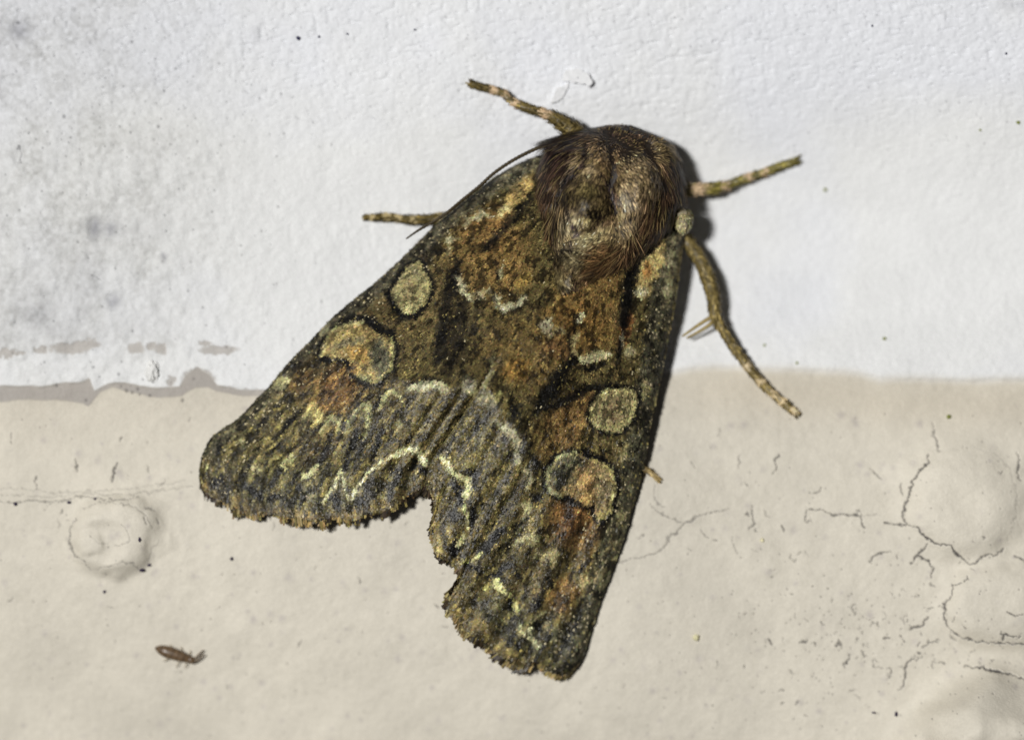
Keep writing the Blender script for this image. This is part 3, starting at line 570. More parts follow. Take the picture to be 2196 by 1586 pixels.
class Wing:
    def __init__(self, costa, inner, base, termen, hc, hr, bulge):
        self.costa = smooth_curve(costa, 200); self.inner = smooth_curve(inner, 200)
        self.base = smooth_curve(base, 60); self.termen = smooth_curve(termen, 400)
        self.hc, self.hr, self.bulge = np.array(hc), np.array(hr), bulge
    def px(self, s, t):
        s = np.asarray(s, float); t = np.asarray(t, float)
        c0 = interp_curve(self.costa, s); c1 = interp_curve(self.inner, s)
        b0 = interp_curve(self.base, t); b1 = interp_curve(self.termen, t)
        S_, T_ = s[..., None], t[..., None]
        lin_ = ((1 - S_) * (1 - T_) * self.costa[0] + S_ * (1 - T_) * self.costa[-1] + (1 - S_) * T_ * self.inner[0] + S_ * T_ * self.inner[-1])
        # fade the scalloped edge in towards the margin so the inside stays smooth
        edge = b1 - ((1 - T_) * self.costa[-1] + T_ * self.inner[-1])
        b1s = interp_curve(self.smooth_t(), t) - ((1 - T_) * self.costa[-1] + T_ * self.inner[-1])
        k = sstep(0.80, 1.0, S_)
        return (1 - T_) * c0 + T_ * c1 + (1 - S_) * (b0 - ((1 - T_) * self.costa[0] + T_ * self.inner[0])) + S_ * (edge * k + b1s * (1 - k))
    def smooth_t(self):
        if not hasattr(self, '_st'):
            c = self.termen.copy(); pad = np.vstack([np.repeat(c[:1], 40, 0), c, np.repeat(c[-1:], 40, 0)])
            self._st = np.stack([np.convolve(pad[:, k], np.ones(81) / 81, 'valid') for k in (0, 1)], 1)
        return self._st
    def h(self, s, t):
        s = np.asarray(s, float); t = np.asarray(t, float)
        a = np.interp(s, self.hc[:, 0], self.hc[:, 1]); b = np.interp(s, self.hr[:, 0], self.hr[:, 1])
        h = a + (b - a) * np.sin(np.clip(t, 0, 1) * np.pi / 2) ** (self.bulge + .7 * s ** 3)
        h = h - 0.22 * np.exp(-(t / 0.035) ** 2)                               # costa rolls under
        v = np.sin(t * 2 * np.pi * 8.5 + 1.2 * np.sin(s * 3)) * 0.045 * sstep(.35, .8, s)    # veins stand proud
        v = v + 0.05 * fbm(s * 9, t * 5, 1.0, 2, 5)
        return h + v
    def pos(self, s, t):
        p = self.px(s, t); return P3(p[..., 0], p[..., 1], self.h(s, t))
    def frame(self, s, t):
        e = 0.004
        s0, t0 = np.clip(s, e, 1 - e), np.clip(t, e, 1 - e)
        ds = self.pos(s0 + e, t0) - self.pos(s0 - e, t0); dt = self.pos(s0, t0 + e) - self.pos(s0, t0 - e)
        n = np.cross(ds, dt); n /= np.linalg.norm(n, axis=-1, keepdims=True) + 1e-12
        n = np.where((n[..., 1] > 0)[..., None], -n, n)
        ds /= np.linalg.norm(ds, axis=-1, keepdims=True) + 1e-12
        return ds, np.cross(n, ds), n

def grid_quads(ny, nx, off=0, flip=False):
    i = np.arange(nx * ny).reshape(ny, nx) + off
    q = np.stack([i[:-1, :-1], i[1:, :-1], i[1:, 1:], i[:-1, 1:]], -1).reshape(-1, 4)
    return q[:, ::-1] if flip else q

def scales(P, d, side, n, L, Wd, lift, roll, col):
    """little paddles: P root, d along, side across, n up"""
    N = len(P)
    L = np.broadcast_to(L, N)[:, None]; Wd = np.broadcast_to(Wd, N)[:, None]; lift = np.broadcast_to(lift, N)[:, None]; roll = np.broadcast_to(roll, N)[:, None]
    sd = side * np.cos(roll) + n * np.sin(roll)
    v = np.stack([P - sd * Wd * .34, P + sd * Wd * .34, P + d * L + sd * Wd * .5 + n * lift, P + d * L - sd * Wd * .5 + n * lift], 1).reshape(-1, 3)
    q = (np.arange(N) * 4)[:, None] + np.array([[0, 1, 2, 3]])
    return v, q, np.repeat(col, 4, 0)

def speckle(c255, N, dark=.12, pale=.022, sig=.28, r=rng):
    c = lin(c255) * np.exp(r.normal(0, sig, (N, 1))) * np.exp(r.normal(0, .07, (N, 3)))
    u = r.random(N)
    c = np.where((u < dark)[:, None], c * .36, c)
    m = (u > 1 - pale)[:, None]
    c = np.where(m, c * .45 + lin((196, 176, 116)) * .5 * r.uniform(.5, 1.1, (N, 1)), c)
    return c * 1.12 * np.array([.99, 1.02, .84])

def unit(v): return v / (np.linalg.norm(v, axis=-1, keepdims=True) + 1e-12)
def build_wing(wing, n_scales, label_l, seed, flipn):
    r = np.random.default_rng(seed)
    ns, nt_ = 190, 90
    s, t = np.meshgrid(np.linspace(0, 1, ns), np.linspace(0, 1, nt_), indexing='ij')
    top = wing.pos(s, t)
    _, _, n = wing.frame(s, t)
    bot = top - n * 0.07
    p = wing.px(s, t)
    col = lin(W.at(p[..., 0], p[..., 1])) * .8
    v = np.vstack([top.reshape(-1, 3), bot.reshape(-1, 3)])
    q1 = grid_quads(ns, nt_, 0, flipn); q2 = grid_quads(ns, nt_, ns * nt_, not flipn)
    i = np.arange(ns * nt_).reshape(ns, nt_)
    edge = np.concatenate([i[0, :], i[1:, -1], i[-1, -2::-1], i[-2:0:-1, 0]]); e2 = np.roll(edge, -1)
    q3 = np.stack([edge, e2, e2 + ns * nt_, edge + ns * nt_], -1)
    wo = mesh_obj('forewing', v, np.vstack([q1, q2, q3]), M_wing, moth, MOTH_O, np.vstack([col.reshape(-1, 3)] * 2))
    wo['label'] = label_l
    # even area sampling
    a = np.linalg.norm(np.cross(top[1:, :-1] - top[:-1, :-1], top[:-1, 1:] - top[:-1, :-1]), axis=-1)
    cdf = np.cumsum(a.ravel()); k = np.searchsorted(cdf, r.random(n_scales) * cdf[-1])
    ki, kj = np.unravel_index(k, a.shape)
    ss = (ki + r.random(n_scales)) / (ns - 1); tt = (kj + r.random(n_scales)) / (nt_ - 1)
    P = wing.pos(ss, tt); d, sd, nn = wing.frame(ss, tt)
    ang = r.normal(0, .16, n_scales)[:, None]
    d2 = d * np.cos(ang) + sd * np.sin(ang); sd2 = -d * np.sin(ang) + sd * np.cos(ang)
    pp = wing.px(ss, tt)
    c255 = W.at(pp[:, 0] + r.normal(0, 1.2, n_scales), pp[:, 1] + r.normal(0, 1.2, n_scales))
    c = speckle(c255, n_scales, r=r)
    streak = 1 + .8 * fbm(ss * 4.5, tt * 46, 1.0, 2, seed) * sstep(.35, .75, ss) + .35 * fbm(pp[:, 0], pp[:, 1], 26, 3, seed + 2)
    # clumps of black scales, drawn out along the veins
    kk = sstep(.40, .72, ss); ca_, sa_ = (math.cos(2.2), math.sin(2.2)) if seed == 21 else (math.cos(1.85), math.sin(1.85))
    ru, rv = pp[:, 0] * ca_ + pp[:, 1] * sa_, -pp[:, 0] * sa_ + pp[:, 1] * ca_
    cl = fbm(ss * 46, tt * 52, 1.0, 2, seed + 4) * kk + fbm(ru / 1.5, rv, 11, 3, seed + 4, .7) * (1 - kk); lumc = c255.mean(1)
    kd = sstep(.05, .20, cl) * np.interp(lumc, [60, 120, 170, 210], [.80, .68, .38, .30])
    cl2 = fbm(ss * 60, tt * 64, 1.0, 2, seed + 9) * kk + fbm(ru / 1.5, rv, 9, 3, seed + 9, .7) * (1 - kk)
    c = c * (1 + (1.0 + .5 * kk[:, None] * np.array([[1, 1, .6]])) * (sstep(.08, .26, cl2) * np.interp(lumc, [20, 60, 120], [.2, 1, .4]))[:, None])
    c = c * np.clip(streak, .35, 1.8)[:, None] * (1 - kd)[:, None]
    painted_glint = r.random(n_scales) < np.where(tt < .2, .020, .001)  # glints painted as random pale scales, mostly along the costa
    c = np.where(painted_glint[:, None], lin((214, 200, 160)), c)
    L = r.uniform(.10, .17, n_scales); Wd = r.uniform(.048, .072, n_scales)
    costal = tt < .16
    L = np.where(costal, L * 1.15, L)
    v, q, cc = scales(P + nn * r.uniform(.004, .02, n_scales)[:, None] - d2 * .05, d2, sd2, nn, L, Wd, r.uniform(.008, .045, n_scales), r.normal(0, .2, n_scales), c)
    so = mesh_obj('wing_scales', v, q, M_scale, wo, MOTH_O, cc, smooth=False)
    so['kind'] = 'stuff'
    if seed == 22:                                             # scales hanging over the inner margin where the wings meet
        ne = 3600; se = r.uniform(.45, .99, ne); te = 1 - np.abs(r.normal(0, .02, ne))
        P = wing.pos(se, te); d, sd, nn = wing.frame(se, te)
        out = unit(P - wing.pos(se, te - .02)); dd_ = unit(out * r.uniform(.1, .6, ne)[:, None] + d - nn * .06)
        pp = wing.px(se, te); ce = speckle(W.at(pp[:, 0], pp[:, 1]), ne, r=r)
        v, q, cc = scales(P + nn * r.uniform(.0, .03, ne)[:, None], dd_, unit(np.cross(nn, dd_)), nn, r.uniform(.12, .24, ne), r.uniform(.05, .07, ne), r.uniform(-.03, .03, ne), r.normal(0, .25, ne), ce * np.exp(.9 * fbm(se * 60, te * 60, 1.0, 2, 3))[:, None])
        eo = mesh_obj('margin_scales', v, q, M_scale, wo, MOTH_O, cc, smooth=False); eo['kind'] = 'stuff'
    # fringe along the outer margin
    nf = 2600
    tt = r.uniform(0.0, 1.0, nf); ss = 1 - np.abs(r.normal(0, .006, nf))
    P = wing.pos(ss, tt); d, sd, nn = wing.frame(ss, tt)
    ang = (r.normal(0, .16, nf) + .5 * vnoise(tt * 46, tt * 0, seed))[:, None]
    d2 = d * np.cos(ang) + sd * np.sin(ang); sd2 = -d * np.sin(ang) + sd * np.cos(ang)
    alt = sstep(-.12, .12, vnoise(tt * 34, tt * 0 + 3.3, seed + 1))[:, None]
    c255 = np.array([[58, 46, 36]]) * (1 - alt) + np.array([[148, 128, 90]]) * alt
    c255 = c255 * (1 - .45 * (r.random((nf, 1)) < .35))
    L = r.uniform(.12, .42, nf) * (0.45 + 1.1 * (vnoise(tt * 60, tt * 0 + 9, seed) + .5))
    v, q, cc = scales(P - d2 * .06 + nn * r.uniform(-.04, .03, nf)[:, None], d2, sd2, nn, L, r.uniform(.05, .10, nf), r.uniform(-.06, .02, nf), r.normal(0, .3, nf), speckle(c255, nf, .1, .08, .25, r))
    fo = mesh_obj('fringe', v, q, M_scale, wo, MOTH_O, cc, smooth=False)
    fo['kind'] = 'stuff'
    return wo

LW = Wing(costa=[(1172, 330), (1120, 348), (1070, 374), (1020, 408), (975, 440), (940, 472), (900, 512), (850, 560), (795, 608), (740, 650), (695, 690), (650, 736), (610, 775), (575, 818), (545, 848), (505, 890), (475, 912), (452, 932), (440, 955), (431, 985), (428, 1012), (430, 1036)],
          inner=[(1236, 492), (1205, 570), (1165, 635), (1110, 712), (1060, 790), (1010, 862), (965, 930), (930, 985), (916, 1034)],
          base=[(1172, 330), (1190, 380), (1215, 440), (1236, 492)],
          termen=[(430, 1036), (446, 1054), (466, 1064), (486, 1074), (502, 1083), (516, 1090), (530, 1099), (552, 1098), (574, 1096), (598, 1102), (622, 1104), (642, 1104), (664, 1112), (684, 1114), (704, 1106), (724, 1104), (744, 1110), (764, 1110), (784, 1098), (806, 1098), (822, 1092), (838, 1084), (852, 1072), (872, 1060), (890, 1050), (904, 1042), (916, 1034)],
          hc=[(0, .05), (.3, .35), (.6, .5), (1, .42)], hr=[(0, 1.6), (.3, 2.2), (.6, 2.5), (1, 1.1)], bulge=.95)
RW = Wing(costa=[(1474, 452), (1470, 490), (1462, 540), (1456, 600), (1448, 660), (1438, 715), (1424, 800), (1404, 900), (1390, 985), (1380, 1035), (1366, 1088), (1350, 1145), (1333, 1198), (1316, 1246), (1300, 1286), (1284, 1328), (1268, 1366), (1256, 1398), (1242, 1422), (1225, 1440)],
          inner=[(1232, 500), (1192, 560), (1142, 630), (1090, 706), (1042, 784), (998, 856), (956, 922), (926, 974), (911, 1030)],
          base=[(1474, 452), (1420, 470), (1340, 490), (1262, 500)],
          termen=[(1225, 1440), (1212, 1443), (1198, 1442), (1184, 1437), (1172, 1430), (1160, 1414), (1148, 1414), (1138, 1426), (1118, 1432), (1106, 1426), (1090, 1412), (1074, 1402), (1056, 1390), (1040, 1376), (1024, 1364), (1002, 1352), (990, 1336), (980, 1322), (962, 1302), (966, 1284), (964, 1270), (978, 1248), (988, 1228), (980, 1210), (960, 1198), (940, 1188), (930, 1164), (928, 1128), (934, 1090), (930, 1066), (920, 1046), (912, 1030)],
          hc=[(0, -.1), (.2, .2), (.45, .72), (.7, .46), (1, .12)], hr=[(0, 1.7), (.3, 2.34), (.6, 2.57), (1, 1.16)], bulge=.95)
build_wing(LW, 120000, 'forewing with a broad cream subterminal zigzag and dark-ringed kidney spot', 21, False)
build_wing(RW, 112000, 'forewing with a round dark-ringed spot and bright orange-cream base patch', 22, True)

# ---- body: head, thorax and abdomen as one continuous skin
AC = np.array([1303., 408.]); TA = np.array([-.36, .933]); TB = np.array([.933, .36])
A_ = np.array([-148, -141, -128, -92, -58, -20, 20, 70, 120, 170, 220, 300, 420, 560, 640])
W_ = np.array([34, 58, 80, 124, 154, 154, 148, 134, 108, 78, 50, 42, 40, 30, 8])
CS = np.array([34, 34, 28, 12, 0])
TOP = np.array([.45, .95, 1.35, 1.75, 2.05, 2.2, 2.25, 2.22, 2.18, 2.12, 2.0, 1.55, 1.35, 1.1, .9])
def tuft(px, py):
    g = lambda x, y, r1, a: a * np.exp(-((px - x) ** 2 + (py - y) ** 2) / r1 ** 2)
    h = g(1285, 340, 42, .34) + g(1372, 378, 46, .36) + g(1262, 422, 40, .36) + g(1252, 470, 22, .2) + g(1190, 380, 60, .22) + g(1425, 450, 60, .2) + g(1222, 560, 30, .30) + g(1190, 606, 34, .30) - g(1216, 536, 14, .35)
    for p in ([(1306, 290), (1308, 330), (1314, 372), (1304, 400), (1318, 450)], [(1262, 316), (1256, 350), (1232, 372), (1208, 396), (1192, 440)], [(1384, 318), (1402, 350), (1420, 380), (1408, 430)]):
        d, _ = seg_dist(px, py, p); h = h - .12 * np.exp(-(d / 11) ** 2)
    return h * 1.5
def body_px(a, th):
    w = np.interp(a, A_, W_); top = np.interp(a, A_, TOP)
    cx = AC[0] + TA[0] * a; cy = AC[1] + TA[1] * a
    base = hw_fast(cx, cy) + .25
    cs = np.interp(a, A_[:5], CS); cx = cx + TB[0] * cs; cy = cy + TB[1] * cs
    mid = base + .38 * (top - base)
    c, s_ = np.cos(th), np.sin(th)
    b = w * np.sign(c) * np.abs(c) ** .85
    hh = np.where(s_ >= 0, mid + (top - mid) * np.abs(s_) ** .8, mid - (mid - base) * np.abs(s_) ** .8)
    x = cx + TB[0] * b; y = cy + TB[1] * b
    return x, y, hh + tuft(x, y) * np.clip(s_, 0, 1) * sstep(640, 250, a)
_hwx = np.arange(900, 1701, 20.); _hwy = np.arange(150, 1201, 20.)
_hwg = wall_macro(*np.meshgrid(_hwx, _hwy))
def hw_fast(x, y):
    i = np.clip(np.round((np.asarray(y) - 150) / 20).astype(int), 0, _hwg.shape[0] - 1); j = np.clip(np.round((np.asarray(x) - 900) / 20).astype(int), 0, _hwg.shape[1] - 1)
    return _hwg[i, j]
na, nth = 150, 96
aa, th = np.meshgrid(np.linspace(-148, 640, na), np.linspace(0, 2 * np.pi, nth, endpoint=False), indexing='ij')
bx, by, bh = body_px(aa, th)
v = P3(bx, by, bh).reshape(-1, 3)
i = np.arange(na * nth).reshape(na, nth)
q = np.stack([i[:-1], np.roll(i, -1, 1)[:-1], np.roll(i, -1, 1)[1:], i[1:]], -1).reshape(-1, 4)
c0 = len(v); v = np.vstack([v, v[:nth].mean(0), v[-nth:].mean(0)])
tr = np.vstack([np.stack([np.roll(i[0], -1), i[0], np.full(nth, c0)], -1), np.stack([i[-1], np.roll(i[-1], -1), np.full(nth, c0 + 1)], -1)])
body = mesh_obj('body', v, q, M_skin, moth, MOTH_O, np.tile(lin((34, 26, 18)), (len(v), 1)), tris=tr)

# ---- fur
def unit(v): return v / (np.linalg.norm(v, axis=-1, keepdims=True) + 1e-12)
def fur_dir(px, py, a, b):
    """combed direction in photo pixels"""
    wl = sstep(-50, -95, b)[:, None]; wr = sstep(70, 110, b)[:, None]
    k = sstep(-110, 60, a)[:, None]
    left = np.array([[-.72, .70]]) * (1 - k) + np.array([[-.30, .95]]) * k
    right = np.array([[.12, .99]]) * (1 - k) + np.array([[-.42, .9]]) * k
    mid = np.stack([.35 * np.sin(px / 23.0) - .15, np.ones_like(px)], 1)
    # around the crest the hairs sweep inwards to the tuft
    kk = (sstep(60, 95, a) * sstep(230, 150, a))[:, None]
    sweep = unit(np.stack([1224 - px, (565 - py) * .55 + 8], 1))
    mid = mid * (1 - kk) + sweep * kk
    # flared collar
    kc = sstep(-60, -125, a)[:, None]
    mid = mid * (1 - kc) + np.stack([(px - 1320) / 160., -.2 + 0 * px], 1) * kc
    return unit(mid * (1 - wl) * (1 - wr) + left * wl + right * wr)
def strands(P, d, n, L, Wd, bend, col, tipcol):
    """tapered three-step blades that arch over"""
    N = len(P); side = unit(np.cross(d, n)); vs = []; cs = []
    L = L[:, None]; Wd = Wd[:, None]; bend = bend[:, None]
    for u, w in ((0, .8), (.35, 1.0), (.72, .75), (1.0, .14)):
        c = P + d * L * u + n * bend * np.sin(u * 2.4) * L
        vs += [c - side * Wd * w * .5, c + side * Wd * w * .5]
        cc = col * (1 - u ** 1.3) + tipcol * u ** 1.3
        cs += [cc, cc]
    v = np.stack(vs, 1).reshape(-1, 3); c = np.stack(cs, 1).reshape(-1, 3)
    b = (np.arange(N) * 8)[:, None]
    q = np.concatenate([b + np.array([[k, k + 1, k + 3, k + 2]]) for k in (0, 2, 4)])
    return v, q, c
def make_fur(N, seed, mode=0):
    r = np.random.default_rng(seed)
    a = r.uniform(-147, 235, N); th_ = r.uniform(-.25, np.pi + .25, N)
    if mode == 1: a = r.uniform(-60, 215, N); th_ = np.pi / 2 + r.normal(0, .42, N)
    if mode == 2: a = r.uniform(50, 200, N); th_ = r.uniform(.25, np.pi - .25, N)
    keep = r.random(N) < np.maximum(np.interp(a, A_, W_), 90) / 160. if mode == 0 else (np.ones(N, bool) if mode == 1 else np.abs(np.cos(th_)) * np.interp(a, A_, W_) > 52)
    a, th_ = a[keep], th_[keep]; N = len(a)
    x, y, h = body_px(a, th_)
    b = (x - AC[0]) * TB[0] + (y - AC[1]) * TB[1]
    P = P3(x, y, h)
    e = .02
    x1, y1, h1 = body_px(a + 2, th_); x2, y2, h2 = body_px(a, th_ + e)
    n = unit(np.cross(P3(x1, y1, h1) - P, P3(x2, y2, h2) - P))
    ctr = P3(AC[0] + TA[0] * a, AC[1] + TA[1] * a, h * 0 + .6)
    n = np.where(((n * (P - ctr)).sum(1) < 0)[:, None], -n, n)
    g = fur_dir(x, y, a, b)
    ang = r.normal(0, .16, N) + 1.2 * fbm(x, y, 26, 2, 15) * (1 - .6 * sstep(55, 105, np.abs(b))); ca, sa = np.cos(ang), np.sin(ang)
    g = np.stack([g[:, 0] * ca - g[:, 1] * sa, g[:, 0] * sa + g[:, 1] * ca], 1)
    d = np.stack([g[:, 0], np.zeros(N), -g[:, 1]], 1)
    d = unit(d - n * (d * n).sum(1, keepdims=True))
    tegula = sstep(55, 105, np.abs(b))
    L = (r.uniform(.22, .46, N) * (1 - tegula) + r.uniform(.6, 1.35, N) * tegula)
    L = L * np.interp(a, [-147, -60, 0, 300], [.5, .75, 1, 1]) * (1 + .55 * sstep(40, 110, a) * tegula) * np.interp(np.abs(b), [20, 60], [np.interp(0, [0, 1], [.85, 1]), 1])
    Wd = r.uniform(.045, .075, N) * (1 - tegula) + r.uniform(.026, .048, N) * tegula
    lift = r.uniform(.05, .38, N) * (1 - tegula) + r.uniform(-.04, .10, N) * tegula
    if mode == 2: L = r.uniform(.7, 1.7, N); lift = r.uniform(-.05, .10, N); Wd = r.uniform(.022, .04, N)
    if mode == 1: L = r.uniform(.16, .36, N); Wd = r.uniform(.035, .06, N)
    mid = (x + g[:, 0] * L / K * .5, y + g[:, 1] * L / K * .5)
    c255 = T.at(*mid)
    f = np.exp(r.normal(0, .6, (N, 1)))
    un = (x * g[:, 0] + y * g[:, 1]); wn = (-x * g[:, 1] + y * g[:, 0])
    tn = vnoise(un / 40, wn / 6.5, 5) + .7 * fbm(x, y, 16, 2, 19)
    f = f * np.exp(1.7 * tn)[:, None]
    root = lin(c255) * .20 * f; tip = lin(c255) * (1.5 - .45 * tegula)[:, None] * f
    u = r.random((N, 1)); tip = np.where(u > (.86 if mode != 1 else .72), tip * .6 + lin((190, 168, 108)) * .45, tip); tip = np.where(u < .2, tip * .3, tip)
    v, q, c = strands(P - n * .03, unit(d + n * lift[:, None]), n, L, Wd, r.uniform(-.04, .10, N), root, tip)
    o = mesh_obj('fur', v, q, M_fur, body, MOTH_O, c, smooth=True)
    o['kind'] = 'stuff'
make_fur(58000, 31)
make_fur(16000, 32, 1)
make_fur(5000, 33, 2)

# ---- tubes for legs and antenna
def tube(path, rad, nseg=10, flat=1.0, sub=6, rj=0.0, seed=0):
    """path: world-mm points, rad: mm radii; returns verts, quads, tris, arc fraction"""
    path = np.asarray(path, float); full = smooth_curve(np.c_[path, rad], len(path) * sub)
    C = full[:, :3]; R = full[:, 3]
    if rj: R = R * (1 + rj * np.random.default_rng(seed).normal(0, 1, len(R)))
    tdir = unit(np.gradient(C, axis=0)); up = np.array([0, -1., 0])
    sd = unit(np.cross(tdir, up)); nn = unit(np.cross(sd, tdir))
    an = np.linspace(0, 2 * np.pi, nseg, endpoint=False)
    ringv = C[:, None] + R[:, None, None] * (np.cos(an)[None, :, None] * sd[:, None] + flat * np.sin(an)[None, :, None] * nn[:, None])
    n = len(C); v = np.vstack([ringv.reshape(-1, 3), C[:1], C[-1:]])
    i = np.arange(n * nseg).reshape(n, nseg); j = np.roll(i, -1, 1)
    q = np.stack([i[:-1], j[:-1], j[1:], i[1:]], -1).reshape(-1, 4)
    t = np.vstack([np.stack([j[0], i[0], np.full(nseg, n * nseg)], -1), np.stack([i[-1], j[-1], np.full(nseg, n * nseg + 1)], -1)])
    return v, q, t, np.r_[np.repeat(np.linspace(0, 1, n), nseg), 0, 1], C, R, sd, nn, tdir

def leg(path, bands, base255, band255, seed, scale_n=900, spurs=(), claws=True):
    """path: (px, py, height above the wall in mm, radius in px)"""
    p = np.array(path, float)
    pts = P3(p[:, 0], p[:, 1], hw(p[:, 0], p[:, 1]) + p[:, 2])
    v, q, t, u, C, R, sd, nn, td = tube(pts, p[:, 3] * K * .86, 12, .9, 8, .05, seed)
    def colour(u_, r):
        c = lin(base255)[None] * np.exp(r.normal(0, .5, (len(u_), 1)))
        for bu, bw in bands:
            m = np.exp(-((u_ - bu + r.normal(0, bw * .25, len(u_))) / bw) ** 4)[:, None]
            c = c * (1 - m) + lin(band255)[None] * m * np.exp(r.normal(0, .15, (len(u_), 1)))
        return c
    r = np.random.default_rng(seed)
    o = mesh_obj('leg', v, q, M_leg, moth, MOTH_O, colour(u, r), tris=t)
    # scales clothing the leg
    k = r.random(scale_n) * (len(C) - 1); i0 = k.astype(int)
    fr = (k - i0)[:, None]; cpos = C[i0] * (1 - fr) + C[np.minimum(i0 + 1, len(C) - 1)] * fr
    an = r.uniform(0, 2 * np.pi, scale_n)
    nrm = sd[i0] * np.cos(an)[:, None] + nn[i0] * np.sin(an)[:, None] * .9
    tan = unit(np.cross(td[i0], nrm))
    vv, qq, cc = scales(cpos + nrm * R[i0][:, None] * .97, td[i0], tan, nrm, r.uniform(.12, .26, scale_n), r.uniform(.045, .08, scale_n), r.uniform(.01, .09, scale_n), r.normal(0, .2, scale_n), colour(k / (len(C) - 1), r) * 1.15)
    so = mesh_obj('leg_scales', vv, qq, M_scale, o, MOTH_O, cc, smooth=False); so['kind'] = 'stuff'
    for sp in spurs:
        sp = np.array(sp, float)
        v, q, t, u, *_ = tube(P3(sp[:, 0], sp[:, 1], hw(sp[:, 0], sp[:, 1]) + sp[:, 2]), sp[:, 3] * K, 8)
        mesh_obj('spur', v, q, M_leg, o, MOTH_O, np.tile(lin((158, 140, 92)), (len(v), 1)), tris=t)
    if claws:
        e = p[-1, :2]; d = unit(p[-1, :2] - p[-2, :2]); nrm = np.array([-d[1], d[0]])
        for sg in (-1, 1):
            pp = np.array([e - d * 2, e + d * 4 + nrm * sg * 4, e + d * 6 + nrm * sg * 7])
            v, q, t, u, *_ = tube(P3(pp[:, 0], pp[:, 1], hw(pp[:, 0], pp[:, 1]) + np.array([p[-1, 2], .09, .03])), np.array([2., 1.6, .5]) * K, 6)
            mesh_obj('claw', v, q, M_leg, o, MOTH_O, np.tile(lin((120, 96, 50)), (len(v), 1)), tris=t)
    return o

OLV = (92, 80, 46); PNK = (202, 176, 142)
leg([(1262, 312, .9, 26), (1232, 284, 1.0, 25), (1200, 260, 1.0, 18), (1168, 243, .95, 11), (1150, 239, .85, 10), (1120, 228, .65, 10.5), (1100, 219, .5, 9), (1082, 203, .36, 8.5), (1056, 193, .26, 8.5), (1030, 186, .2, 8), (1010, 180, .16, 7)],
    [(.385, .028), (.62, .02), (.72, .018), (.81, .018)], OLV, PNK, 51)
leg([(1010, 478, 1.2, 14), (960, 468, .62, 12), (920, 470, .5, 11), (888, 471, .4, 10), (862, 469, .3, 9), (836, 466, .22, 8.5), (810, 466, .18, 7.5), (788, 466, .16, 6)],
    [(.30, .02), (.54, .02), (.68, .02), (.80, .02), (.93, .02)], (88, 76, 42), (196, 178, 132), 52)
leg([(1430, 412, 1.6, 22), (1474, 407, 1.3, 17), (1510, 406, 1.0, 15), (1546, 401, .72, 13), (1566, 394, .6, 10), (1602, 381, .45, 9.5), (1634, 371, .34, 9), (1672, 357, .24, 8), (1708, 345, .16, 7)],
    [(.22, .07), (.43, .025), (.62, .02), (.74, .02)], (108, 100, 48), PNK, 53)
leg([(1440, 470, 1.3, 18), (1472, 515, 1.15, 17), (1498, 552, 1.15, 17), (1518, 596, 1.15, 18), (1530, 640, 1.1, 17), (1534, 676, 1.0, 14), (1546, 700, .85, 11), (1572, 742, .62, 11), (1606, 789, .45, 10.5), (1640, 828, .34, 9.5), (1674, 858, .24, 8.5), (1708, 886, .15, 7)],
    [(.70, .012), (.79, .014), (.86, .016), (.91, .014), (.975, .016)], (114, 100, 60), (206, 186, 146), 54, 1500,
    spurs=[[(1532, 676, 1.0, 5), (1505, 692, .95, 4), (1463, 721, .85, 2.2)], [(1536, 684, .95, 5), (1510, 704, .9, 3.6), (1472, 725, .75, 2)]])
leg([(1340, 985, .5, 7), (1372, 1000, .4, 6), (1394, 1012, .28, 4.5), (1410, 1026, .14, 3)], [(.8, .1)], (150, 130, 86), (200, 180, 132), 55, 160)
# antenna swept back along the left wing edge
ap = np.array([(1215, 300), (1168, 312), (1130, 328), (1095, 347), (1060, 371), (1025, 402), (990, 430), (960, 455), (925, 478), (897, 494), (871, 512)], float)
ah = np.array([1.2, .95, .75, .65, .62, .62, .66, .8, .72, .55, .45])
arad = np.array([4, 4, 3.9, 3.8, 3.7, 3.6, 3.4, 3.2, 2.9, 2.6, 1.6]) * K
dense = smooth_curve(np.c_[ap, ah, arad], 150)
v, q, t, u, *_ = tube(P3(dense[:, 0], dense[:, 1], dense[:, 2]), dense[:, 3] * (1 + .14 * np.sin(np.arange(150) * 2.1)), 8, 1, 2)
mesh_obj('antenna', v, q, M_leg, moth, MOTH_O, np.tile(lin((58, 48, 28)), (len(v), 1)) * np.random.default_rng(3).uniform(.7, 1.5, (len(v), 1)), tris=t)
# pale scaly tuft at the root of the wing by the right shoulder
def lumpy(cx, cy, h0, rx, ry, rh, nz, seed, nlat=18, nlon=28):
    la, lo = np.meshgrid(np.linspace(-np.pi / 2, np.pi / 2, nlat), np.linspace(0, 2 * np.pi, nlon, endpoint=False), indexing='ij')
    k = 1 + nz * fbm(np.cos(lo) * np.cos(la) * 2 + seed * 3.1, np.sin(lo) * np.cos(la) * 2 + np.sin(la) * 1.7, 1.0, 3, seed)
    x = cx + rx * k * np.cos(la) * np.cos(lo); y = cy + ry * k * np.cos(la) * np.sin(lo); h = h0 + rh * k * np.sin(la)
    v = P3(x, y, h).reshape(-1, 3); i = np.arange(nlat * nlon).reshape(nlat, nlon); j = np.roll(i, -1, 1)
    return v, np.stack([i[:-1], j[:-1], j[1:], i[1:]], -1).reshape(-1, 4)
v, q = lumpy(1466, 474, .5, 17, 26, .55, .5, 3)
so = mesh_obj('shoulder_tuft', v, q, M_skin, moth, MOTH_O, np.tile(lin((150, 140, 116)), (len(v), 1)))
r = np.random.default_rng(8); n = 420
an = r.uniform(0, 6.28, n); el = np.arcsin(r.uniform(-.1, 1, n))
nr = np.stack([np.cos(an) * np.cos(el), -np.sin(el), -np.sin(an) * np.cos(el)], 1)
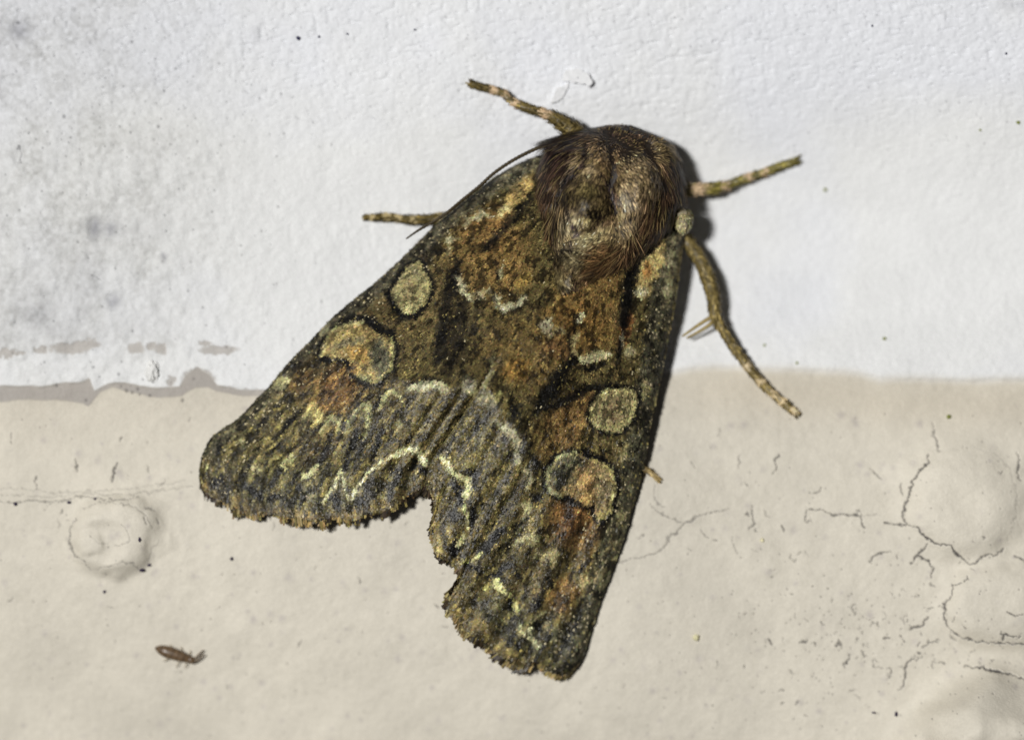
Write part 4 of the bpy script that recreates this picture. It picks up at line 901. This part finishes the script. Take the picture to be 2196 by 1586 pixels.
cpos = P3(1466 + 17 * nr[:, 0], 474 - 26 * nr[:, 2], .5 + .55 * -nr[:, 1])
dd = unit(np.array([[-.1, 0, -1.]]) - nr * (nr @ np.array([-.1, 0, -1.]))[:, None])
vv, qq, cc = scales(cpos, dd, np.cross(nr, dd), nr, r.uniform(.14, .24, n), r.uniform(.06, .09, n), r.uniform(.01, .06, n), r.normal(0, .2, n), speckle(np.tile([[168, 158, 128]], (n, 1)), n, .12, .05, .25, r))
o = mesh_obj('tuft_scales', vv, qq, M_scale, so, MOTH_O, cc, smooth=False); o['kind'] = 'stuff'

# ---------------------------------------------------------------- the tiny insect at the lower left
bo = P3(378, 1404, float(hw(378, 1404)))
bug = empty('tiny_insect', bo, 'tiny slender brown insect sitting on the bare beige coat', 'insect')
hb = float(hw(378, 1404))
path = np.array([(333, 1388), (342, 1391), (356, 1396), (374, 1402), (392, 1408), (404, 1412), (411, 1415), (418, 1418)], float)
v, q, t, u, *_ = tube(P3(path[:, 0], path[:, 1], hb + np.array([.2, .22, .24, .24, .24, .22, .22, .2])), np.array([2.5, 9, 13, 13, 11, 8, 8, 3]) * K, 14, .85, 8)
cu = np.where(np.sin(u * 46) > .55, .7, 1.0)[:, None]
mesh_obj('body', v, q, M_bug, bug, bo, lin((104, 84, 62))[None] * cu, tris=t)
for pts in ([(415, 1415), (424, 1404), (436, 1393)], [(416, 1418), (427, 1412), (438, 1402)]):
    p = np.array(pts, float); v, q, t, u, *_ = tube(P3(p[:, 0], p[:, 1], hb + np.array([.2, .22, .25])), np.array([2.2, 2, 1.4]) * K, 8)
    mesh_obj('antenna', v, q, M_bug, bug, bo, np.tile(lin((120, 104, 82)), (len(v), 1)), tris=t)
for pts in ([(384, 1410), (382, 1421), (377, 1430)], [(398, 1414), (399, 1424), (396, 1432)], [(366, 1404), (358, 1413), (350, 1417)], [(372, 1394), (368, 1385), (360, 1380)], [(388, 1400), (390, 1391), (386, 1384)], [(402, 1406), (408, 1398), (407, 1392)]):
    p = np.array(pts, float); v, q, t, u, *_ = tube(P3(p[:, 0], p[:, 1], hb + np.array([.16, .14, .02])), np.array([1.5, 1.2, .7]) * K, 7)
    mesh_obj('leg', v, q, M_bug, bug, bo, np.tile(lin((176, 164, 140)), (len(v), 1)), tris=t)

# ---------------------------------------------------------------- loose bits on the wall
def grain(name, px, py, r_px, rgb, label, cat, group=None, ry=None, seed=0):
    ry = (ry or r_px) * .78; r_px = r_px * .78
    h0 = float(hw(px, py))
    v, q = lumpy(px, py, h0 + r_px * K * .45, r_px, ry, r_px * K * .8, .7, seed + 3, 12, 16)
    o = mesh_obj(name, v, q, M_grit, None, P3(px, py, h0), np.tile(lin(rgb), (len(v), 1)))
    return tag(o, label, cat, group)
G1 = 'dirt grains on the white coat'; G2 = 'dark specks on the beige coat'
for i, (x, y, rr, ry, lb) in enumerate([(640, 82, 5, 5, 'largest blue-black dirt grain on the white coat'), (684, 79, 3.2, 3, 'small blue-black grain just beside the largest one on the white coat'),
        (890, 64, 3.5, 2, 'flattened dark grain on the white coat, longer than it is tall'), (745, 73, 2.6, 2.4, 'faint pinpoint dark grain on the ribbed white coat'),
        (1870, 56, 3, 2.6, 'faint pinpoint dark grain on the ribbed white coat'), (2158, 115, 3, 3, 'faint pinpoint dark grain on the ribbed white coat')]):
    grain('dirt_grain', x, y, rr, (34, 32, 70), lb, 'grain', G1, ry, i)
for i, (x, y, rr, ry, lb) in enumerate([(497, 1197, 5, 4.4, 'round violet-black speck alone on the bare beige coat between moth and blister'), (304, 1222, 8, 4.5, 'largest dark violet speck, on the lower rim of the round blister'),
        (320, 1211, 5, 3.5, 'small dark speck touching the rim of the blister beside the largest speck'), (224, 1268, 4, 4, 'small reddish-black speck just below the round blister'),
        (299, 1156, 3, 6, 'narrow upright dark speck on top of the round blister'), (149, 1077, 6, 4, 'dark speck sitting in the hairline crack above the blister'), (33, 1080, 6, 5, 'dark speck sitting in the hairline crack above the blister'),
        (204, 1069, 4, 3, 'dark speck sitting in the hairline crack above the blister'), (1874, 1527, 5, 3, 'flat dark speck beside the big smooth lump'), (1922, 1530, 4, 6, 'upright dark speck at the foot of the big smooth lump')]):
    grain('dark_speck', x, y, rr, (44, 32, 62), lb, 'grain', G2, ry, i + 20)
OL_ = 'tiny olive-green speck on the smooth white coat by the moth'
for i, (x, y, rr, lb) in enumerate([(2035, 893, 5.5, 'olive-green speck on the beige coat, above the cracked blister'), (1897, 726, 4.5, 'olive speck on the white coat close above the edge of the beige coat'), (1770, 407, 5, 'olive speck on the white coat beyond the tip of the moth foreleg'),
        (2184, 263, 5, OL_), (1640, 740, 3.5, 'olive speck on the white coat beside the foot of the long moth leg'), (1709, 778, 3.5, 'olive speck right on the edge where white meets beige'), (2102, 279, 3, OL_)]):
    grain('green_speck', x, y, rr, (128, 134, 62), lb, 'grain', 'olive specks beside the moth', None, i + 40)
grain('pale_grain', 1493, 1366, 8, (228, 222, 180), 'pale yellow round grain on the beige coat below the moth', 'grain', None, None, 60)
grain('pale_grain', 1634, 1158, 5, (224, 217, 180), 'small pale yellow grain on the beige coat beside hairline cracks', 'grain', None, None, 61)
# lifted chip of white paint above the moth's head
def chip(name, pts, lift, label, tilt, seed):
    p = np.array(pts, float); c = p.mean(0); n = 10
    bd = smooth_curve(np.vstack([p, p[:1]]), 60)[:-1]
    rings = [c + (bd - c) * k for k in np.linspace(.05, 1, n)]
    x = np.array([g[:, 0] for g in rings]); y = np.array([g[:, 1] for g in rings])
    x = x + 7 * fbm(x, y, 16, 3, seed); y = y + 7 * fbm(x, y, 16, 3, seed + 1)
    h0 = hw(x, y) + .05
    top = h0 + lift * sstep(-1, 1, ((x - c[0]) * tilt[0] + (y - c[1]) * tilt[1]) / 22) + .05 * fbm(x, y, 18, 3, seed + 3) + .03
    m = len(bd); T_ = P3(x, y, top).reshape(-1, 3); B_ = P3(x, y, top - .085).reshape(-1, 3)
    i = np.arange(n * m).reshape(n, m); j = np.roll(i, -1, 1); k = n * m
    q = np.vstack([np.stack([i[:-1], i[1:], j[1:], j[:-1]], -1).reshape(-1, 4), np.stack([i[:-1], j[:-1], j[1:], i[1:]], -1).reshape(-1, 4) + k, np.stack([i[-1], i[-1] + k, j[-1] + k, j[-1]], -1)])
    o = mesh_obj(name, np.vstack([T_, B_]), q, M_chip, None, P3(c[0], c[1], float(hw(*c))), np.tile(lin((228, 229, 231)) * 1.03, (2 * k, 1)))
    return tag(o, label, 'paint flake')
chip('paint_flake', [(1210, 150), (1240, 148), (1264, 160), (1272, 180), (1254, 184), (1226, 176), (1204, 172)], .2, 'curled white paint flake lifting above the head of the moth', (0, 1), 5)
chip('paint_flake', [(1184, 220), (1192, 200), (1204, 186), (1220, 176), (1214, 194), (1206, 206), (1198, 218)], .05, 'flat sliver of white paint below the curled flake', (-1, 0), 9)
h0 = float(hw(326, 792))
v, q = lumpy(326, 794, h0 + .04, 15, 24, .2, .6, 14, 14, 20)
tag(mesh_obj('plaster_crumb', v, q, M_chip, None, P3(326, 794, h0), np.tile(lin((226, 226, 224)), (len(v), 1)), smooth=False), 'broken white plaster crumb at the edge of the white coat', 'plaster crumb')
print('scene built')
